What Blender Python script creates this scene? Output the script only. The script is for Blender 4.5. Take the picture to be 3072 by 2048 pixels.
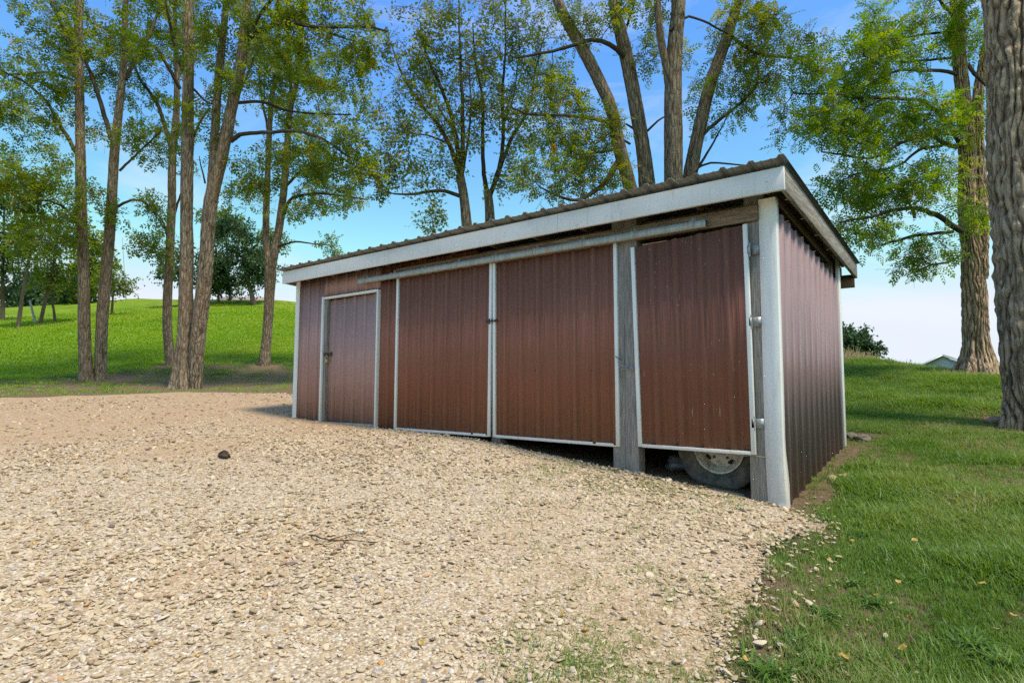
import bpy, math, random
import numpy as np
from mathutils import Matrix, Vector
random.seed(7)
rng = np.random.default_rng(11)
sc = bpy.context.scene
for o in list(bpy.data.objects):
    bpy.data.objects.remove(o, do_unlink=True)
COL = sc.collection
PI = math.pi

# ------------------------------------------------------------------ camera, world, sun, exposure
F_PX = 1797.6                                   # focal length in pixels of a 3072 px wide frame
CAM = np.array([1.29595, -5.15913, 0.88102])
C_R = np.array([0.78600791, 0.61819948, 0.00457891])
C_U = np.array([0.04429467, -0.06370285, 0.99698542])
C_W = np.array([-0.61662756, 0.78343561, 0.07745388])
cam = bpy.data.cameras.new('camera')
cam_o = bpy.data.objects.new('camera', cam)
COL.objects.link(cam_o)
cam.sensor_width = 36.0
cam.lens = F_PX / 3072 * 36.0
cam.clip_start = 0.05
cam.clip_end = 3000
m = Matrix(((C_R[0], C_U[0], -C_W[0], CAM[0]), (C_R[1], C_U[1], -C_W[1], CAM[1]), (C_R[2], C_U[2], -C_W[2], CAM[2]), (0, 0, 0, 1)))
cam_o.matrix_world = m
sc.camera = cam_o

SUN_AZ = math.radians(97)       # measured from +Y towards +X
SUN_EL = math.radians(62)
w = bpy.data.worlds.new('World')
sc.world = w
w.use_nodes = True
nt = w.node_tree
nt.nodes.clear()
sky = nt.nodes.new('ShaderNodeTexSky')
sky.sky_type = 'NISHITA'
sky.sun_disc = False
sky.sun_elevation = SUN_EL
sky.sun_rotation = SUN_AZ
sky.altitude = 200
sky.air_density = 1.0
sky.dust_density = 0.6
sky.ozone_density = 2.5
bg = nt.nodes.new('ShaderNodeBackground')
bg.inputs['Strength'].default_value = 0.15
tcw = nt.nodes.new('ShaderNodeTexCoord')
mpw = nt.nodes.new('ShaderNodeMapping')
mpw.inputs['Scale'].default_value = (1.3, 1.3, 4.0)
nzw = nt.nodes.new('ShaderNodeTexNoise')
nzw.inputs['Scale'].default_value = 1.6
nzw.inputs['Detail'].default_value = 7
nzw.inputs['Roughness'].default_value = 0.62
nzw.inputs['Distortion'].default_value = 0.6
crw = nt.nodes.new('ShaderNodeValToRGB')
crw.color_ramp.elements[0].position = 0.5
crw.color_ramp.elements[0].color = (0, 0, 0, 1)
crw.color_ramp.elements[1].position = 0.82
crw.color_ramp.elements[1].color = (0.6, 0.6, 0.6, 1)
mxw = nt.nodes.new('ShaderNodeMix')
mxw.data_type = 'RGBA'
mxw.inputs['B'].default_value = (2.75, 2.9, 3.1, 1)
wo = nt.nodes.new('ShaderNodeOutputWorld')
L = nt.links.new
L(tcw.outputs['Generated'], mpw.inputs['Vector'])
L(mpw.outputs['Vector'], nzw.inputs['Vector'])
L(nzw.outputs['Fac'], crw.inputs['Fac'])
L(crw.outputs['Color'], mxw.inputs['Factor'])
hsw = nt.nodes.new('ShaderNodeHueSaturation')
hsw.inputs['Saturation'].default_value = 1.3
hsw.inputs['Hue'].default_value = 0.51
L(sky.outputs['Color'], hsw.inputs['Color'])
lmw = nt.nodes.new('ShaderNodeMix')
lmw.data_type = 'RGBA'
lmw.blend_type = 'DARKEN'
lmw.inputs['Factor'].default_value = 1.0
lmw.inputs['B'].default_value = (2.3, 2.52, 2.85, 1)
L(hsw.outputs['Color'], lmw.inputs['A'])
L(lmw.outputs['Result'], mxw.inputs['A'])
L(mxw.outputs['Result'], bg.inputs['Color'])
L(bg.outputs['Background'], wo.inputs['Surface'])

sun = bpy.data.lights.new('sun', 'SUN')
sun.energy = 1.95
sun.angle = math.radians(9.0)
sun.color = (1.0, 0.92, 0.8)
sun_o = bpy.data.objects.new('sun', sun)
COL.objects.link(sun_o)
sd = Vector((math.sin(SUN_AZ) * math.cos(SUN_EL), math.cos(SUN_AZ) * math.cos(SUN_EL), math.sin(SUN_EL)))
sun_o.rotation_euler = sd.to_track_quat('Z', 'Y').to_euler()
sun_o.location = (0, 20, 30)

sc.view_settings.view_transform = 'Standard'
sc.view_settings.look = 'None'
sc.view_settings.gamma = 1
sc.view_settings.use_curve_mapping = False
sc.view_settings.exposure = 1.25
sc.view_settings.use_white_balance = True
sc.view_settings.white_balance_temperature = 6650
sc.render.engine = 'CYCLES'
sc.cycles.max_bounces = 3
sc.cycles.diffuse_bounces = 2
sc.cycles.glossy_bounces = 2
sc.cycles.transmission_bounces = 3
sc.cycles.transparent_max_bounces = 4
sc.cycles.sample_clamp_indirect = 3.0
sc.cycles.sample_clamp_direct = 12.0
sc.cycles.use_denoising = False
sc.cycles.use_adaptive_sampling = True
sc.cycles.adaptive_threshold = 0.012


def at(x, y, d):
    """a point at depth d (metres along the view axis) in the direction of pixel x, y of a 2352 px wide picture"""
    s = 3072 / 2352
    return CAM + d * (C_W + C_R * (x * s - 1536) / F_PX - C_U * (y * s - 1024) / F_PX)


# ------------------------------------------------------------------ generic helpers
def mesh_np(name, V, Fq, smooth=False):
    """V (n,3), Fq: (m,k) array, or list of such arrays with differing k"""
    if not isinstance(Fq, (list, tuple)):
        Fq = [Fq]
    Fq = [np.asarray(f, dtype=np.int32) for f in Fq if len(f)]
    me = bpy.data.meshes.new(name)
    V = np.asarray(V, dtype=np.float32)
    me.vertices.add(len(V))
    me.vertices.foreach_set('co', V.ravel())
    idx = np.concatenate([f.ravel() for f in Fq])
    cnt = np.concatenate([np.full(len(f), f.shape[1], dtype=np.int32) for f in Fq])
    st = np.concatenate([[0], np.cumsum(cnt)[:-1]]).astype(np.int32)
    me.loops.add(len(idx))
    me.loops.foreach_set('vertex_index', idx)
    me.polygons.add(len(cnt))
    me.polygons.foreach_set('loop_start', st)
    me.polygons.foreach_set('loop_total', cnt)
    if smooth:
        me.polygons.foreach_set('use_smooth', np.ones(len(cnt), dtype=bool))
    me.update(calc_edges=True)
    return me


def link(name, me, mat=None, parent=None, **props):
    o = bpy.data.objects.new(name, me)
    COL.objects.link(o)
    if mat is not None and me is not None:
        if not me.materials:
            me.materials.append(mat)
    if parent is not None:
        o.parent = parent
    for k, v in props.items():
        o[k] = v
    return o


def empty(name, loc=(0, 0, 0), rz=0, **props):
    o = bpy.data.objects.new(name, None)
    COL.objects.link(o)
    o.location = loc
    o.rotation_euler = (0, 0, rz)
    o.empty_display_size = 0.2
    for k, v in props.items():
        o[k] = v
    return o


class MB:
    """collects shapes in world (or parent) space"""
    def __init__(s):
        s.V = []
        s.F4 = []
        s.F3 = []
        s.n = 0

    def add(s, V, F):
        V = np.asarray(V, float).reshape(-1, 3)
        F = np.asarray(F, int)
        (s.F4 if F.shape[1] == 4 else s.F3).append(F + s.n)
        s.V.append(V)
        s.n += len(V)
        return s

    def box(s, a, b, ch=0.0):
        (x0, y0, z0), (x1, y1, z1) = a, b
        V = [(x0, y0, z0), (x1, y0, z0), (x1, y1, z0), (x0, y1, z0), (x0, y0, z1), (x1, y0, z1), (x1, y1, z1), (x0, y1, z1)]
        return s.add(V, [(0, 3, 2, 1), (4, 5, 6, 7), (0, 1, 5, 4), (1, 2, 6, 5), (2, 3, 7, 6), (3, 0, 4, 7)])

    def hexa(s, V8):
        return s.add(V8, [(0, 3, 2, 1), (4, 5, 6, 7), (0, 1, 5, 4), (1, 2, 6, 5), (2, 3, 7, 6), (3, 0, 4, 7)])

    def tube(s, pts, rad, sides=8, cap=True):
        V, F = tubes(np.asarray(pts, float)[None], np.broadcast_to(np.asarray(rad, float), (len(pts),))[None], sides)
        s.add(V, F)
        if cap:
            k = len(pts)
            for base, rev in ((0, True), ((k - 1) * sides, False)):
                c = np.mean(V[base:base + sides], axis=0)
                VV = np.vstack([V[base:base + sides], c])
                FF = [((i + 1) % sides, i, sides) if rev else (i, (i + 1) % sides, sides) for i in range(sides)]
                s.add(VV, FF)
        return s

    def build(s, name, mat, parent=None, smooth=False, bevel=0, **props):
        V = np.vstack(s.V)
        Fs = []
        if s.F4:
            Fs.append(np.vstack(s.F4))
        if s.F3:
            Fs.append(np.vstack(s.F3))
        o = link(name, mesh_np(name, V, Fs, smooth), mat, parent, **props)
        if bevel:
            b = o.modifiers.new('bevel', 'BEVEL')
            b.width = bevel
            b.segments = 2
            b.limit_method = 'ANGLE'
        return o


def norm(a):
    return a / np.maximum(np.linalg.norm(a, axis=-1, keepdims=True), 1e-9)


def tubes(C, Rr, sides):
    """batch of tubes: centres (N,K,3), radii (N,K)"""
    C = np.asarray(C, float)
    Nn, K, _ = C.shape
    T = norm(np.gradient(C, axis=1))
    d = norm(C[:, -1] - C[:, 0])
    ref = np.where(np.abs(d[:, 2:3]) > 0.75, np.array([[1.0, 0.13, 0]]), np.array([[0.0, 0.1, 1.0]]))[:, None, :]
    A = norm(np.cross(T, ref))
    B = np.cross(T, A)
    th = np.arange(sides) / sides * 2 * PI
    P = C[:, :, None, :] + Rr[:, :, None, None] * (A[:, :, None, :] * np.cos(th)[None, None, :, None] + B[:, :, None, :] * np.sin(th)[None, None, :, None])
    V = P.reshape(-1, 3)
    k = np.arange(K - 1)[:, None] * sides
    j = np.arange(sides)[None, :]
    j2 = (j + 1) % sides
    f = np.stack([k + j, k + j2, k + sides + j2, k + sides + j], -1).reshape(-1, 4)
    Fq = (f[None] + (np.arange(Nn) * K * sides)[:, None, None]).reshape(-1, 4)
    return V, Fq


def resample(P, step):
    """Catmull-Rom through rows of P (any columns; first three are xyz)"""
    P = np.asarray(P, float)
    Q = np.vstack([2 * P[0] - P[1], P, 2 * P[-1] - P[-2]])
    out = []
    for i in range(1, len(Q) - 2):
        n = max(2, int(np.linalg.norm(Q[i + 1, :3] - Q[i, :3]) / step))
        t = np.arange(n)[:, None] / n
        a, b, c, d = Q[i - 1], Q[i], Q[i + 1], Q[i + 2]
        out.append(0.5 * (2 * b + (c - a) * t + (2 * a - 5 * b + 4 * c - d) * t ** 2 + (3 * b - a - 3 * c + d) * t ** 3))
    out.append(P[-1:])
    return np.vstack(out)


def vnoise(x, y, seed=0, perx=None):
    """smooth 2-D value noise in -1..1"""
    r = np.random.default_rng(seed)
    tab = r.uniform(-1, 1, (256, 256))
    xi = np.floor(x).astype(int)
    yi = np.floor(y).astype(int)
    fx = x - xi
    fy = y - yi
    fx = fx * fx * (3 - 2 * fx)
    fy = fy * fy * (3 - 2 * fy)
    px = perx or 256
    x0 = np.mod(xi, px)
    x1 = np.mod(xi + 1, px)
    y0 = np.mod(yi, 256)
    y1 = np.mod(yi + 1, 256)
    return (tab[x0, y0] * (1 - fx) + tab[x1, y0] * fx) * (1 - fy) + (tab[x0, y1] * (1 - fx) + tab[x1, y1] * fx) * fy


def fbm(x, y, seed=0, oct=4):
    s = 0
    a = 1
    tot = 0
    for i in range(oct):
        s = s + a * vnoise(x * 2 ** i, y * 2 ** i, seed + i)
        tot += a
        a *= 0.5
    return s / tot


# ------------------------------------------------------------------ materials
class Mat:
    def __init__(s, name, rough=0.6, spec=0.5, metal=0.0):
        s.m = bpy.data.materials.new(name)
        s.m.use_nodes = True
        s.nt = s.m.node_tree
        s.b = s.nt.nodes['Principled BSDF']
        s.out = s.nt.nodes['Material Output']
        s.b.inputs['Roughness'].default_value = rough
        s.b.inputs['Specular IOR Level'].default_value = spec
        s.b.inputs['Metallic'].default_value = metal
        s.tc = s.nt.nodes.new('ShaderNodeTexCoord')

    def node(s, t, **kw):
        n = s.nt.nodes.new(t)
        for k, v in kw.items():
            setattr(n, k, v)
        return n

    def link(s, a, b):
        s.nt.links.new(a, b)

    def mapped(s, scale, coord='Object', loc=(0, 0, 0)):
        mp = s.node('ShaderNodeMapping')
        mp.inputs['Scale'].default_value = scale
        mp.inputs['Location'].default_value = loc
        s.link(s.tc.outputs[coord], mp.inputs['Vector'])
        return mp.outputs['Vector']

    def noise(s, scale, detail=4, rough=0.55, vec=None, dist=0.0):
        n = s.node('ShaderNodeTexNoise')
        n.inputs['Scale'].default_value = scale
        n.inputs['Detail'].default_value = detail
        n.inputs['Roughness'].default_value = rough
        n.inputs['Distortion'].default_value = dist
        s.link(vec if vec is not None else s.tc.outputs['Object'], n.inputs['Vector'])
        return n.outputs['Fac']

    def voronoi(s, scale, vec=None, feature='F1', out='Distance', rand=1.0):
        n = s.node('ShaderNodeTexVoronoi', feature=feature)
        n.inputs['Scale'].default_value = scale
        n.inputs['Randomness'].default_value = rand
        s.link(vec if vec is not None else s.tc.outputs['Object'], n.inputs['Vector'])
        return n.outputs[out]

    def ramp(s, fac, stops, interp='LINEAR'):
        n = s.node('ShaderNodeValToRGB')
        cr = n.color_ramp
        cr.interpolation = interp
        while len(cr.elements) < len(stops):
            cr.elements.new(0.5)
        for e, (p, c) in zip(cr.elements, stops):
            e.position = p
            if not isinstance(c, (tuple, list)):
                c = (c, c, c)
            e.color = (c[0], c[1], c[2], 1)
        s.link(fac, n.inputs['Fac'])
        return n.outputs['Color']

    def mix(s, fac, a, b, blend='MIX'):
        n = s.node('ShaderNodeMix', data_type='RGBA', blend_type=blend)
        for sock, v in ((n.inputs['Factor'], fac), (n.inputs['A'], a), (n.inputs['B'], b)):
            if isinstance(v, (int, float)):
                sock.default_value = v
            elif isinstance(v, (tuple, list)):
                sock.default_value = (v[0], v[1], v[2], 1)
            else:
                s.link(v, sock)
        return n.outputs['Result']

    def math(s, op, a, b=0.0):
        n = s.node('ShaderNodeMath', operation=op)
        for sock, v in ((n.inputs[0], a), (n.inputs[1], b)):
            if isinstance(v, (int, float)):
                sock.default_value = v
            else:
                s.link(v, sock)
        return n.outputs['Value']

    def attr(s, name, kind='GEOMETRY', out='Fac'):
        n = s.node('ShaderNodeAttribute', attribute_name=name, attribute_type=kind)
        return n.outputs[out]

    def xyz(s, coord='Object'):
        n = s.node('ShaderNodeSeparateXYZ')
        s.link(s.tc.outputs[coord], n.inputs['Vector'])
        return n.outputs

    def color(s, c):
        if isinstance(c, (tuple, list)):
            s.b.inputs['Base Color'].default_value = (c[0], c[1], c[2], 1)
        else:
            s.link(c, s.b.inputs['Base Color'])
        return s

    def rough(s, v):
        s.link(v, s.b.inputs['Roughness'])
        return s

    def bump(s, h, strength=0.5, dist=0.01):
        n = s.node('ShaderNodeBump')
        n.inputs['Strength'].default_value = strength
        n.inputs['Distance'].default_value = dist
        s.link(h, n.inputs['Height'])
        s.link(n.outputs['Normal'], s.b.inputs['Normal'])
        return s


def metal_paint(name, c0, c1, rough, specks=0.0, mud=None):
    M = Mat(name, rough, 0.12 if rough > 0.4 else 0.5)
    st = M.noise(1.0, 5, 0.6, M.mapped((38, 38, 0.7)))
    big = M.noise(1.1, 3, 0.5)
    mid = tuple((a_ + b_) / 2 for a_, b_ in zip(c0, c1))
    col = M.mix(M.ramp(st, [(0.38, 0), (0.66, 1)]), tuple(v * 0.5 + w_ * 0.5 for v, w_ in zip(c0, mid)), tuple(v * 0.5 + w_ * 0.5 for v, w_ in zip(c1, mid)))
    col = M.mix(M.ramp(big, [(0.35, 0), (0.7, 0.35)]), col, tuple(v * 1.35 for v in c1))
    z = M.xyz()['Z']
    if mud is not None:
        splash = M.math('ADD', z, M.math('MULTIPLY', M.noise(9, 5, 0.65), 0.45))
        col = M.mix(M.ramp(splash, [(mud, 0.42), (mud + 0.5, 0)]), col, (0.2, 0.13, 0.085))
    if specks:
        v = M.voronoi(1.0, M.mapped((26, 26, 12)))
        gate = M.noise(2.2, 3, 0.6)
        hi = M.ramp(z, [(0.0, 0.35), (1.0, 1.0)])
        k = M.math('MULTIPLY', M.ramp(v, [(0.04, 1), (0.1, 0)]), M.ramp(gate, [(0.48, 0), (0.62, specks)]))
        k = M.math('MULTIPLY', k, hi)
        col = M.mix(k, col, (0.62, 0.6, 0.55))
        s2 = M.voronoi(1.0, M.mapped((24, 24, 2.2), loc=(3, 1, 5)))
        k2 = M.math('MULTIPLY', M.ramp(s2, [(0.06, 1), (0.12, 0)]), M.ramp(M.noise(1.7, 2, 0.5), [(0.48, 0), (0.6, specks * 0.8)]))
        col = M.mix(k2, col, (0.55, 0.5, 0.45))
    M.color(col)
    M.rough(M.ramp(M.noise(6, 4), [(0.3, rough - 0.06), (0.7, rough + 0.1)]))
    M.bump(M.noise(1.0, 3, 0.5, M.mapped((3, 3, 1.2))), 0.25, 0.02)
    return M.m


M_RED = metal_paint('door_metal_red_brown', (0.205, 0.083, 0.051), (0.26, 0.115, 0.076), 0.5, 0.2, 0.32)
M_RED3 = metal_paint('door_metal_dark_red_brown', (0.17, 0.069, 0.045), (0.22, 0.1, 0.07), 0.5, 1.0, 0.32)
M_FADED = metal_paint('siding_metal_faded', (0.37, 0.215, 0.19), (0.45, 0.29, 0.26), 0.65, 0.15, 0.35)
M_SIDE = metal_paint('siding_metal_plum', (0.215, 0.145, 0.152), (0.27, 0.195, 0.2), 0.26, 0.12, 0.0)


def simple(name, c, rough=0.6, var=0.25, scale=8, metal=0, spec=0.5, bump=0.0):
    M = Mat(name, rough, spec, metal)
    n = M.noise(scale, 5, 0.6)
    M.color(M.mix(M.ramp(n, [(0.3, 0), (0.72, 1)]), tuple(v * (1 - var) for v in c), tuple(min(1, v * (1 + var * 0.6)) for v in c)))
    if bump:
        M.bump(M.noise(scale * 4, 4), bump, 0.01)
    return M.m


M_ROOF = simple('roof_metal_grey', (0.2, 0.195, 0.175), 0.5, 0.3, 5)


def white_paint():
    M = Mat('white_trim_paint', 0.38)
    n = M.noise(3, 5, 0.6)
    d = M.noise(1.0, 4, 0.65, M.mapped((26, 26, 2.5)))
    col = M.mix(M.ramp(n, [(0.35, 0), (0.75, 0.6)]), (0.82, 0.83, 0.8), (0.7, 0.72, 0.68))
    col = M.mix(M.ramp(d, [(0.54, 0), (0.74, 0.5)]), col, (0.46, 0.44, 0.37))
    spl = M.math('ADD', M.xyz()['Z'], M.math('MULTIPLY', M.noise(12, 5, 0.65), 0.4))
    col = M.mix(M.ramp(spl, [(0.1, 0.45), (0.75, 0)]), col, (0.42, 0.34, 0.24))
    v = M.voronoi(1.0, M.mapped((5, 5, 9)))
    col = M.mix(M.ramp(v, [(0.02, 0.8), (0.05, 0)]), col, (0.25, 0.22, 0.18))
    M.color(col)
    M.bump(n, 0.12, 0.02)
    return M.m


M_WHITE = white_paint()


def fascia_paint():
    M = Mat('fascia_grey_white', 0.45)
    n = M.noise(2.2, 5, 0.65)
    st = M.noise(1.0, 5, 0.7, M.mapped((22, 22, 2.0)))
    col = M.mix(M.ramp(n, [(0.35, 0), (0.72, 1)]), (0.8, 0.81, 0.81), (0.68, 0.69, 0.68))
    col = M.mix(M.ramp(st, [(0.56, 0), (0.74, 0.45)]), col, (0.33, 0.32, 0.28))
    v = M.voronoi(1.0, M.mapped((3.1, 3.1, 16)))
    col = M.mix(M.ramp(v, [(0.03, 0.9), (0.055, 0)]), col, (0.2, 0.17, 0.14))
    M.color(col)
    return M.m


M_FASCIA = fascia_paint()


def wood(name, c0, c1, axis, knots=True):
    M = Mat(name, 0.85, 0.25)
    sc_ = [30, 30, 30]
    sc_[axis] = 1.6
    g = M.noise(1.0, 7, 0.68, M.mapped(tuple(sc_)), 0.8)
    f = M.noise(1.0, 3, 0.6, M.mapped(tuple(v * 4 for v in sc_)))
    col = M.mix(M.ramp(g, [(0.28, 0), (0.7, 1)]), c0, c1)
    col = M.mix(M.ramp(f, [(0.45, 0), (0.62, 0.55)]), col, tuple(v * 0.45 for v in c0))
    if knots:
        v = M.voronoi(1.0, M.mapped(tuple(3.2 if i != axis else 2.1 for i in range(3))))
        col = M.mix(M.ramp(v, [(0.05, 0.8), (0.1, 0)]), col, (0.035, 0.027, 0.02))
    M.color(col)
    h = M.math('ADD', g, M.math('MULTIPLY', f, 0.6))
    M.bump(h, 0.7, 0.006)
    return M.m


M_WOODZ = wood('weathered_post_wood', (0.2, 0.18, 0.155), (0.4, 0.37, 0.33), 2)
M_WOODX = wood('weathered_beam_wood', (0.16, 0.11, 0.075), (0.36, 0.27, 0.19), 0)
M_WOODY = wood('weathered_rake_wood', (0.16, 0.14, 0.12), (0.46, 0.43, 0.38), 1, False)
M_RAFT = wood('rafter_wood', (0.16, 0.1, 0.065), (0.3, 0.2, 0.13), 1, False)


def galv():
    M = Mat('galvanised_steel', 0.6, 0.4, 0.1)
    st = M.noise(1.0, 5, 0.7, M.mapped((34, 34, 1.0)))
    col = M.mix(M.ramp(st, [(0.35, 0), (0.68, 1)]), (0.27, 0.32, 0.325), (0.44, 0.5, 0.5))
    n2 = M.noise(1.0, 3, 0.5, M.mapped((5, 5, 2)))
    col = M.mix(M.ramp(n2, [(0.56, 0), (0.7, 0.75)]), col, (0.34, 0.25, 0.15))
    M.color(col)
    return M.m


M_GALV = galv()
M_HINGE = simple('hinge_zinc', (0.33, 0.35, 0.35), 0.5, 0.3, 20, 0.3)
M_IRON = simple('dark_iron', (0.09, 0.075, 0.06), 0.6, 0.4, 40, 0.5)
M_BRASS = simple('padlock_brass', (0.45, 0.34, 0.16), 0.4, 0.3, 40, 0.6)
M_CONC = simple('concrete', (0.34, 0.31, 0.26), 0.9, 0.35, 25, 0, 0.2, 0.5)


def rubber():
    M = Mat('dusty_tyre_rubber', 0.85, 0.25)
    n = M.noise(9, 6, 0.7)
    n2 = M.noise(38, 4, 0.7)
    col = M.mix(M.ramp(n, [(0.38, 0), (0.66, 0.85)]), (0.065, 0.062, 0.056), (0.23, 0.2, 0.155))
    col = M.mix(M.ramp(n2, [(0.58, 0), (0.72, 0.5)]), col, (0.26, 0.23, 0.18))
    M.color(col)
    M.bump(n2, 0.5, 0.006)
    return M.m


M_RUBBER = rubber()


def rimpaint():
    M = Mat('old_cream_rim_paint', 0.6)
    n = M.noise(14, 6, 0.7)
    col = M.mix(M.ramp(n, [(0.5, 0), (0.66, 1)]), (0.66, 0.62, 0.53), (0.28, 0.17, 0.09))
    M.color(col)
    return M.m


M_RIM = rimpaint()


def bark(name, c_low, c_high, scale=1.0, lichen=0.3):
    M = Mat(name, 0.95, 0.1)
    wv = M.node('ShaderNodeVectorMath', operation='ADD')
    M.link(M.mapped((11 * scale, 11 * scale, 2.0 * scale)), wv.inputs[0])
    nz = M.node('ShaderNodeTexNoise')
    nz.inputs['Scale'].default_value = 2.2 * scale
    nz.inputs['Detail'].default_value = 3
    M.link(M.tc.outputs['Object'], nz.inputs['Vector'])
    M.link(nz.outputs['Color'], wv.inputs[1])
    edge = M.voronoi(1.0, wv.outputs['Vector'], 'DISTANCE_TO_EDGE')
    plate = M.ramp(edge, [(0.0, 0.0), (0.12, 0.45), (0.4, 1.0)])
    n = M.noise(1.6, 6, 0.65, M.mapped((9 * scale, 9 * scale, 1.5 * scale)), 1.2)
    fine = M.noise(3.5, 5, 0.75, M.mapped((16 * scale, 16 * scale, 6 * scale)))
    rid = M.attr('ridge')
    k = M.math('ADD', M.math('MULTIPLY', n, 0.4), M.math('MULTIPLY', rid, 0.4))
    k = M.math('ADD', k, M.math('MULTIPLY', fine, 0.3))
    k = M.math('ADD', k, M.math('MULTIPLY', plate, 0.35))
    col = M.mix(M.ramp(k, [(0.45, 0), (1.05, 1)]), c_low, c_high)
    li = M.noise(2.1, 5, 0.65)
    col = M.mix(M.ramp(li, [(0.52, 0), (0.7, lichen)]), col, (0.24, 0.255, 0.2))
    wn = M.noise(0.9, 3, 0.5, M.mapped((1, 1, 0.5), loc=(4, 2, 7)))
    col = M.mix(M.ramp(wn, [(0.5, 0), (0.7, 0.5)]), col, (0.3, 0.2, 0.125))
    M.color(col)
    h = M.math('ADD', M.math('MULTIPLY', plate, 1.2), M.math('ADD', n, M.math('MULTIPLY', fine, 0.7)))
    M.bump(h, 1.0, 0.03 / scale)
    return M.m


M_BARK = bark('locust_bark', (0.1, 0.073, 0.05), (0.4, 0.32, 0.225), 1.5, 0.25)
M_BARKBIG = bark('old_furrowed_bark', (0.12, 0.076, 0.046), (0.68, 0.5, 0.33), 1.3, 0.28)
M_BRANCH = bark('branch_bark', (0.07, 0.056, 0.042), (0.2, 0.165, 0.125), 3.0)


def leaf_mat(name, stops, trans=0.42):
    M = Mat(name, 0.5, 0.35)
    c = M.ramp(M.attr('lc'), stops)
    M.color(c)
    tr = M.node('ShaderNodeBsdfTranslucent')
    hs = M.node('ShaderNodeHueSaturation')
    hs.inputs['Hue'].default_value = 0.485
    hs.inputs['Saturation'].default_value = 1.15
    hs.inputs['Value'].default_value = 2.0
    M.link(c, hs.inputs['Color'])
    M.link(hs.outputs['Color'], tr.inputs['Color'])
    ms = M.node('ShaderNodeMixShader')
    ms.inputs['Fac'].default_value = trans
    M.link(M.b.outputs['BSDF'], ms.inputs[1])
    M.link(tr.outputs['BSDF'], ms.inputs[2])
    M.link(ms.outputs['Shader'], M.out.inputs['Surface'])
    return M.m


M_LEAF = leaf_mat('locust_leaf', [(0.0, (0.075, 0.115, 0.018)), (0.45, (0.12, 0.175, 0.022)), (0.8, (0.17, 0.225, 0.028)), (0.97, (0.22, 0.22, 0.035)), (1.0, (0.32, 0.2, 0.04))], 0.5)
M_LEAFB = leaf_mat('bright_locust_leaf', [(0.0, (0.075, 0.145, 0.016)), (0.45, (0.125, 0.22, 0.022)), (0.8, (0.18, 0.27, 0.03)), (0.97, (0.22, 0.25, 0.035)), (1.0, (0.3, 0.2, 0.04))], 0.5)
M_LEAFE = leaf_mat('elm_leaf', [(0.0, (0.085, 0.135, 0.02)), (0.5, (0.14, 0.195, 0.026)), (0.85, (0.19, 0.225, 0.034)), (1.0, (0.2, 0.15, 0.05))])
M_LEAFD = leaf_mat('dark_maple_leaf', [(0.0, (0.025, 0.06, 0.022)), (0.5, (0.045, 0.095, 0.034)), (0.85, (0.075, 0.135, 0.044)), (1.0, (0.11, 0.16, 0.05))], 0.3)
M_LEAFY = leaf_mat('yellow_green_leaf', [(0.0, (0.06, 0.1, 0.014)), (0.5, (0.1, 0.15, 0.02)), (1.0, (0.17, 0.2, 0.03))])
M_BLADE = leaf_mat('grass_blade', [(0.0, (0.05, 0.12, 0.02)), (0.4, (0.09, 0.18, 0.03)), (0.75, (0.14, 0.23, 0.045)), (0.93, (0.2, 0.24, 0.08)), (1.0, (0.32, 0.26, 0.13))], 0.35)
M_FALLEN = simple('fallen_leaf_yellow', (0.42, 0.26, 0.04), 0.6, 0.5, 30)
M_FALLENB = simple('fallen_leaf_tan', (0.45, 0.27, 0.13), 0.7, 0.35, 30)

# ------------------------------------------------------------------ terrain
CTRL = []


def cp(*p):
    CTRL.append(tuple(float(v) for v in p))


for x, z in ((-9, 0.58), (-7.03, 0.41), (-6.3, 0.39), (-5.07, 0.345), (-4.0, 0.325), (-3.06, 0.275), (-2.05, 0.18), (-1.2, 0.085), (-0.5, 0.0), (0.0, -0.085)):
    cp(x, 0, z)
for y, z in ((0.5, -0.03), (1.08, 0.06), (1.8, 0.145), (2.52, 0.215), (3.3, 0.33)):
    cp(0.05, y, z)
for p in ((1.3, -5.16, -0.56), (-0.3, -3.1, -0.33), (-1.9, -4.4, -0.36), (-4.5, -4.0, -0.06), (-7, -3.5, 0.17), (-10, -3, 0.45), (-0.9, -1.2, -0.06), (-3, -1.5, 0.08),
          (-5.5, -1.6, 0.22), (0.5, -1.4, -0.2), (1.35, -2.2, -0.3), (1.5, 0.2, -0.02), (1.5, 2.2, 0.16), (2.6, -2.5, -0.22), (3.5, 1, 0.2), (5, -4, -0.3), (6, 4, 0.7), (9, -2, 0.1),
          (-7, 2.8, 0.55), (-3.5, 2.8, 0.36), (-2, 1.3, 0.1), (-5, 1.3, 0.33), (1.3, -10, -0.95), (-6, -9, -0.35), (-14, -9, 0.2), (8, -9, -0.7), (-3.7, 6.2, 0.77), (-8.7, 5.8, 1.0), (-8, 10, 1.5),
          (-22, -8, 0.5), (-40, -20, 0.5), (0, -40, -2.5), (30, -20, -1.0), (30, 20, 0.2), (12, 8, 1.1), (20, 45, -2.5), (0, 45, -1.5), (-6, 25, 0.6), (-2, 24, 0.0), (5, 22, -0.3), (-12, 16, 2.2), (-25, 25, 4.0), (-20, 45, 2.0), (8, 15, 0.9)):
    cp(*p)
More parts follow.
